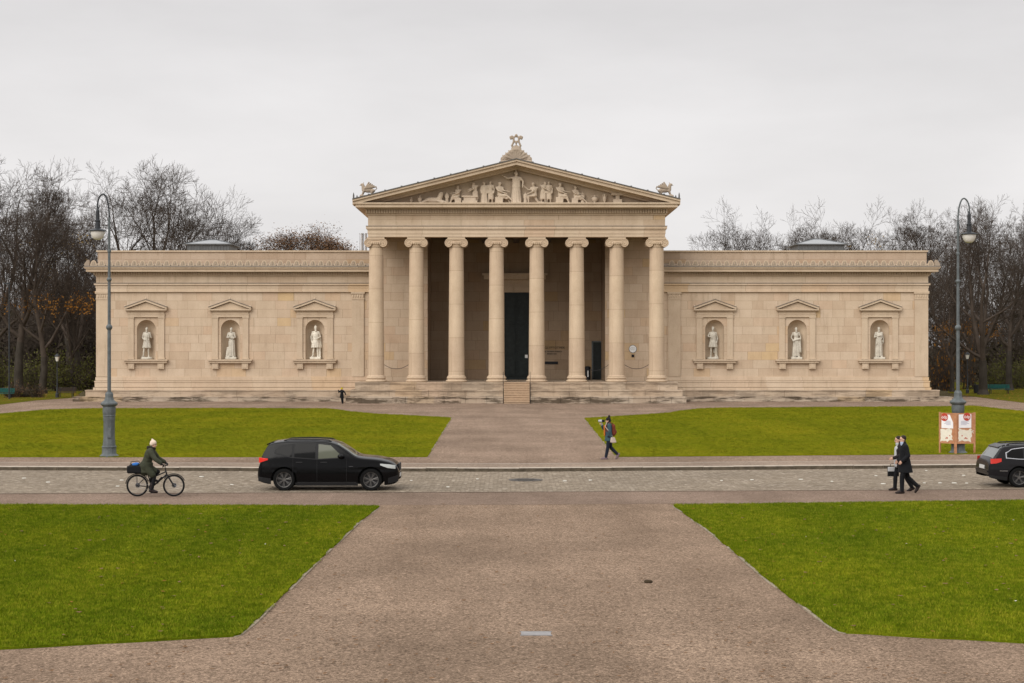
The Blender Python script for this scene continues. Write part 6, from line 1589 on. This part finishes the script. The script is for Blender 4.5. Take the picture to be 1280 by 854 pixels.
# shrubs
def shrub_mesh(seed, leaf, nl, ls, flat=.7):
    rg = random.Random(seed); segs = []; pts = []
    for i in range(26):
        a = rg.uniform(0,6.28); t = rg.uniform(.1,.9); d = Vector((math.cos(a)*t, math.sin(a)*t, rg.uniform(.6,1.3))).normalized(); p = Vector((rg.gauss(0,.15), rg.gauss(0,.15), -.05)); L = rg.uniform(.6,1.15); r = .016
        for k in range(5):
            d = (d+Vector((rg.gauss(0,.2), rg.gauss(0,.2), rg.gauss(0,.1)))).normalized(); q = p+d*L/5; segs.append((p, q, r, r*.75)); r *= .75; p = q
            for z in range(2):
                e = p+Vector((rg.gauss(0,.16), rg.gauss(0,.16), rg.gauss(.04,.12))); segs.append((p, e, .007, .004))
            for z in range(nl): pts.append((p.x+rg.gauss(0,.13), p.y+rg.gauss(0,.13), max(.02, p.z+rg.gauss(0,.12))))
    return segmesh('foliage', segs, [M['twig'], M[leaf]], 5, (pts, ls, seed))
SH = {'dark': [shrub_mesh(s, 'leaf_dark', 5, .055) for s in (1, 2)], 'brown': [shrub_mesh(s, 'leaf_brown', 3, .05) for s in (3, 4)], 'green': [shrub_mesh(s, 'leaf_green', 9, .034) for s in (5, 6)], 'orange': [shrub_mesh(s, 'leaf_orange', 1, .045) for s in (7, 8)]}
def shrub(kind, i, px, Y, w, h, label, group):
    o = bpy.data.objects.new('shrub', SH[kind][i % 2]); COL.objects.link(o); o.location = (WX(px, Y), Y, 0); o.scale = (w, w, h); o.rotation_euler.z = i*1.3
    tag(o, label, 'shrub', group)
rgs = random.Random(31)
for i, px in enumerate((12, 20, 28, 35, 43, 51)):
    shrub('dark' if i % 2 == 0 else 'brown', i, px, 149+rgs.uniform(-1,1), 1.0, 1.15+.25*math.sin(i*2), 'low dark leafless shrub in the row under the far left trees', 'low shrubs in front of the left trees')
GL = 'green bushes behind the left trees'; 
for i in range(11):
    Y = rgs.uniform(168, 196); px = -6+11.5*i+rgs.uniform(-5,5); shrub('green', i, px, Y, rgs.uniform(1.9,3.9), rgs.uniform(1.8,4.4), 'dull green bush in the shade behind the left park trees', GL)
for i, (px, Y, w, h) in enumerate(((1243, 176, 2.0, 3.2), (1256, 180, 2.4, 3.8), (1270, 178, 2.0, 3.0), (1282, 182, 2.6, 3.5))):
    shrub('green', i, px, Y, w, h, 'yellow green bush in the background behind the right green bench', 'green bushes behind the right bench')
for i, (px, Y, w, h) in enumerate(((1178, 172, 2.0, 6.6), (1184, 170, 1.7, 5.2), (1209, 176, 1.9, 6.0), (1168, 174, 1.5, 4.0))):
    shrub('orange', i, px, Y, w, h, ['tallest orange leaved bush beside the right museum corner', 'orange leaved bush just left of the tall right lamp post', 'orange leaved bush just right of the tall right lamp post', 'smallest orange leaved bush tucked against the right museum corner'][i], None)

# fallen leaves and grass
def poly_points(poly, n, rg, near=None):
    xs_ = [p[0] for p in poly]; ys_ = [p[1] for p in poly]; out = []
    def inside(x, y):
        c = False; j = len(poly)-1
        for i in range(len(poly)):
            if (ys_[i] > y) != (ys_[j] > y) and x < (xs_[j]-xs_[i])*(y-ys_[i])/(ys_[j]-ys_[i])+xs_[i]: c = not c
            j = i
        return c
    while len(out) < n:
        x, y = rg.uniform(min(xs_), max(xs_)), rg.uniform(min(ys_), max(ys_))
        if inside(x, y): out.append((x, y))
    return out
def litter(name, polys, z, m, size, seed, label):
    rg = random.Random(seed); mb = MB()
    for poly, n in polys:
        for (x, y) in poly_points(poly, n, rg):
            s_ = size*rg.uniform(.6, 1.5); a = rg.uniform(0, 6.28); t = rg.uniform(-.5, .5); c, sn = math.cos(a), math.sin(a); P = []
            for (u, v) in ((-1,0),(-.3,.55),(.5,.4),(1,0),(.4,-.5),(-.4,-.45)):
                P.append((x+(u*c-v*sn)*s_, y+(u*sn+v*c)*s_, z+.012+abs(u*t)*s_*.7+rg.uniform(0,.015)))
            mb.add(P, [(0,1,2,3),(0,3,4,5)])
    return stuff(mb.build(name, m), label)
litter('fallen_leaves', [(NL, 170), (NR, 170)], ROAD+.06, M['leaf_brown'], .046, 4, 'brown fallen leaves scattered on the near lawns')
litter('fallen_leaves', [(NL, 80), (NR, 80)], ROAD+.06, M['leaf_orange'], .040, 6, 'orange fallen leaves scattered on the near lawns')
litter('fallen_leaves', [(NL, 10), (NR, 9)], ROAD+.06, M['leaf_pale'] if 'leaf_pale' in M else M['paper'], .026, 8, 'pale dry leaves scattered on the near lawns')
cen = [(-4.5, 26), (4.5, 26), (3.4, 50), (-3.4, 50)]; fr_ = [(-9, 22), (9, 22), (5, 27), (-5, 27)]
litter('fallen_leaves', [(cen, 380), (fr_, 330)], ROAD-.008, M['leaf_brown'], .034, 9, 'small brown leaf scraps scattered on the gravel')
litter('fallen_leaves', [([G(0,503), G(60,500.5), G(100,497), G(98,490.5), G(0,490)], 500), ([G(1190,496), G(1280,504), G(1280,486), G(1185,489)], 500)], .016, M['leaf_orange'], .07, 10, 'orange leaf litter under the park trees')

def tuft(name, seed, m, n=9, h=.045, r=.035):
    rg = random.Random(seed); mb = MB()
    for i in range(n):
        a = rg.uniform(0,6.28); x, y = rg.gauss(0,r), rg.gauss(0,r); L = h*rg.uniform(.6,1.3); b = rg.uniform(.2,.9)*L; w_ = .0035; dx, dy = math.cos(a), math.sin(a)
        mb.add([(x-dy*w_, y+dx*w_, 0), (x+dy*w_, y-dx*w_, 0), (x+dx*b*.4+dy*w_*.7, y+dy*b*.4-dx*w_*.7, L*.6), (x+dx*b*.4-dy*w_*.7, y+dy*b*.4+dx*w_*.7, L*.6), (x+dx*b, y+dy*b, L*.95)], [(0,1,2,3),(3,2,4)])
    return bpy.data.objects.new(name, mb.mesh(name, m))      # not linked: only a source for the scatter below
def grass(name, src, tuft_ob, dens, seed, label):
    o = bpy.data.objects.new(name, src.data.copy()); COL.objects.link(o); o.location = src.location
    import bmesh
    b = bmesh.new(); b.from_mesh(o.data); b.faces.ensure_lookup_table()
    dele = [f for f in b.faces if f.normal.z < .5]; bmesh.ops.delete(b, geom=dele, context='FACES'); b.to_mesh(o.data); b.free()
    ng = bpy.data.node_groups.new(name, 'GeometryNodeTree'); ng.interface.new_socket('Geometry', in_out='INPUT', socket_type='NodeSocketGeometry'); ng.interface.new_socket('Geometry', in_out='OUTPUT', socket_type='NodeSocketGeometry')
    N_ = ng.nodes.new; i_ = N_('NodeGroupInput'); o_ = N_('NodeGroupOutput'); ds = N_('GeometryNodeDistributePointsOnFaces'); ds.inputs['Density'].default_value = dens; ds.inputs['Seed'].default_value = seed
    oi = N_('GeometryNodeObjectInfo'); oi.inputs['Object'].default_value = tuft_ob; ip = N_('GeometryNodeInstanceOnPoints')
    rr = N_('FunctionNodeRandomValue'); rr.data_type = 'FLOAT_VECTOR'; rr.inputs[0].default_value = (-.2,-.2,0); rr.inputs[1].default_value = (.2,.2,6.283)
    rs = N_('FunctionNodeRandomValue'); rs.data_type = 'FLOAT'; rs.inputs[2].default_value = .6; rs.inputs[3].default_value = 1.35
    L_ = ng.links.new; L_(i_.outputs[0], ds.inputs['Mesh']); L_(ds.outputs['Points'], ip.inputs['Points']); L_(oi.outputs['Geometry'], ip.inputs['Instance']); L_(rr.outputs[0], ip.inputs['Rotation']); L_(rs.outputs[1], ip.inputs['Scale']); L_(ip.outputs[0], o_.inputs[0])
    md = o.modifiers.new('scatter', 'NODES'); md.node_group = ng
    return stuff(o, label)
tn = tuft('near_tuft', 1, M['tuft_near']); tf_ = tuft('far_tuft', 2, M['tuft_far'], 10, .05, .07)
grass('grass', LN[0], tn, 330, 1, 'short green grass of the near left lawn'); grass('grass', LN[1], tn, 330, 2, 'short green grass of the near right lawn')
grass('grass', LF[0], tf_, 30, 3, 'short yellow green grass of the far left lawn'); grass('grass', LF[1], tf_, 30, 4, 'short yellow green grass of the far right lawn')

# ------------------------------------------------------------------ sky, sun, camera
w = bpy.data.worlds.new("World"); sc.world = w; w.use_nodes = True
t = w.node_tree; bg = t.nodes['Background']
sky = t.nodes.new('ShaderNodeTexSky'); sky.sky_type = 'NISHITA'; sky.sun_disc = False
SUN_EL, SUN_AZ = R(36), R(216)             # behind the viewer, a little to the left
sky.sun_elevation = SUN_EL; sky.sun_rotation = SUN_AZ; sky.air_density = 1.0; sky.dust_density = 3.0
hs = t.nodes.new('ShaderNodeHueSaturation'); hs.inputs['Saturation'].default_value = .12; t.links.new(sky.outputs[0], hs.inputs['Color'])
tc = t.nodes.new('ShaderNodeTexCoord'); sp = t.nodes.new('ShaderNodeSeparateXYZ'); t.links.new(tc.outputs['Generated'], sp.inputs[0])
# closed cloud deck: brighter towards the zenith, faint mottling
rp = t.nodes.new('ShaderNodeValToRGB'); cr = rp.color_ramp
for p, v in ((0.0, (7.9,7.75,7.75)), (.10, (7.75,7.6,7.6)), (.21, (7.3,7.15,7.2))):
    pass
cr.elements[0].position = 0.0; cr.elements[0].color = (.85,.832,.825,1)
cr.elements[1].position = 1.0; cr.elements[1].color = (1.55,1.53,1.53,1)
e = cr.elements.new(.10); e.color = (.83,.812,.81,1)
e = cr.elements.new(.20); e.color = (.735,.72,.725,1)
e = cr.elements.new(.32); e.color = (.85,.84,.84,1)
e = cr.elements.new(.6); e.color = (1.25,1.24,1.24,1)
t.links.new(sp.outputs[2], rp.inputs[0])
mp = t.nodes.new('ShaderNodeMapping'); mp.inputs['Scale'].default_value = (1.3, 1.3, 4.5); t.links.new(tc.outputs['Generated'], mp.inputs[0])
ns = t.nodes.new('ShaderNodeTexNoise'); ns.inputs['Scale'].default_value = 2.2; ns.inputs['Detail'].default_value = 6; ns.inputs['Roughness'].default_value = .55; t.links.new(mp.outputs[0], ns.inputs['Vector'])
nr = t.nodes.new('ShaderNodeMapRange'); nr.inputs[1].default_value = .3; nr.inputs[2].default_value = .7; nr.inputs[3].default_value = .89; nr.inputs[4].default_value = 1.08; t.links.new(ns.outputs['Fac'], nr.inputs[0])
mu = t.nodes.new('ShaderNodeMix'); mu.data_type = 'RGBA'; mu.blend_type = 'MULTIPLY'; mu.inputs[0].default_value = 1
t.links.new(rp.outputs[0], mu.inputs[6]); t.links.new(nr.outputs[0], mu.inputs[7])
sc_ = t.nodes.new('ShaderNodeMix'); sc_.data_type = 'RGBA'; sc_.blend_type = 'MULTIPLY'; sc_.inputs[0].default_value = 1
t.links.new(mu.outputs[2], sc_.inputs[6]); sc_.inputs[7].default_value = (10, 10, 10, 1)
mx = t.nodes.new('ShaderNodeMix'); mx.data_type = 'RGBA'; mx.inputs[0].default_value = .93
t.links.new(hs.outputs[0], mx.inputs[6]); t.links.new(sc_.outputs[2], mx.inputs[7])
t.links.new(mx.outputs[2], bg.inputs['Color']); bg.inputs['Strength'].default_value = 0.064
ld = bpy.data.lights.new('sun', 'SUN'); ld.energy = 1.5; ld.angle = R(50); ld.color = (1.0, .96, .90)
lo = bpy.data.objects.new('sun', ld); COL.objects.link(lo)
d = Vector((math.sin(SUN_AZ)*math.cos(SUN_EL), math.cos(SUN_AZ)*math.cos(SUN_EL), math.sin(SUN_EL)))
lo.rotation_euler = d.to_track_quat('Z', 'Y').to_euler(); lo.location = (-20, -20, 60)
cd = bpy.data.cameras.new('camera'); cd.sensor_width = 36; cd.lens = 36*F/1280; cd.shift_y = (HY-427)/1280; cd.clip_end = 6000; cd.clip_start = .5
cam = bpy.data.objects.new('camera', cd); COL.objects.link(cam); cam.location = (0,0,H); cam.rotation_euler = (math.pi/2,0,0); sc.camera = cam
sc.view_settings.view_transform = 'Standard'; sc.view_settings.look = 'None'; sc.view_settings.exposure = 0.72; sc.view_settings.gamma = 1
sc.view_settings.use_curve_mapping = False
sc.cycles.max_bounces = 6; sc.cycles.diffuse_bounces = 3; sc.cycles.glossy_bounces = 3; sc.cycles.transparent_max_bounces = 8
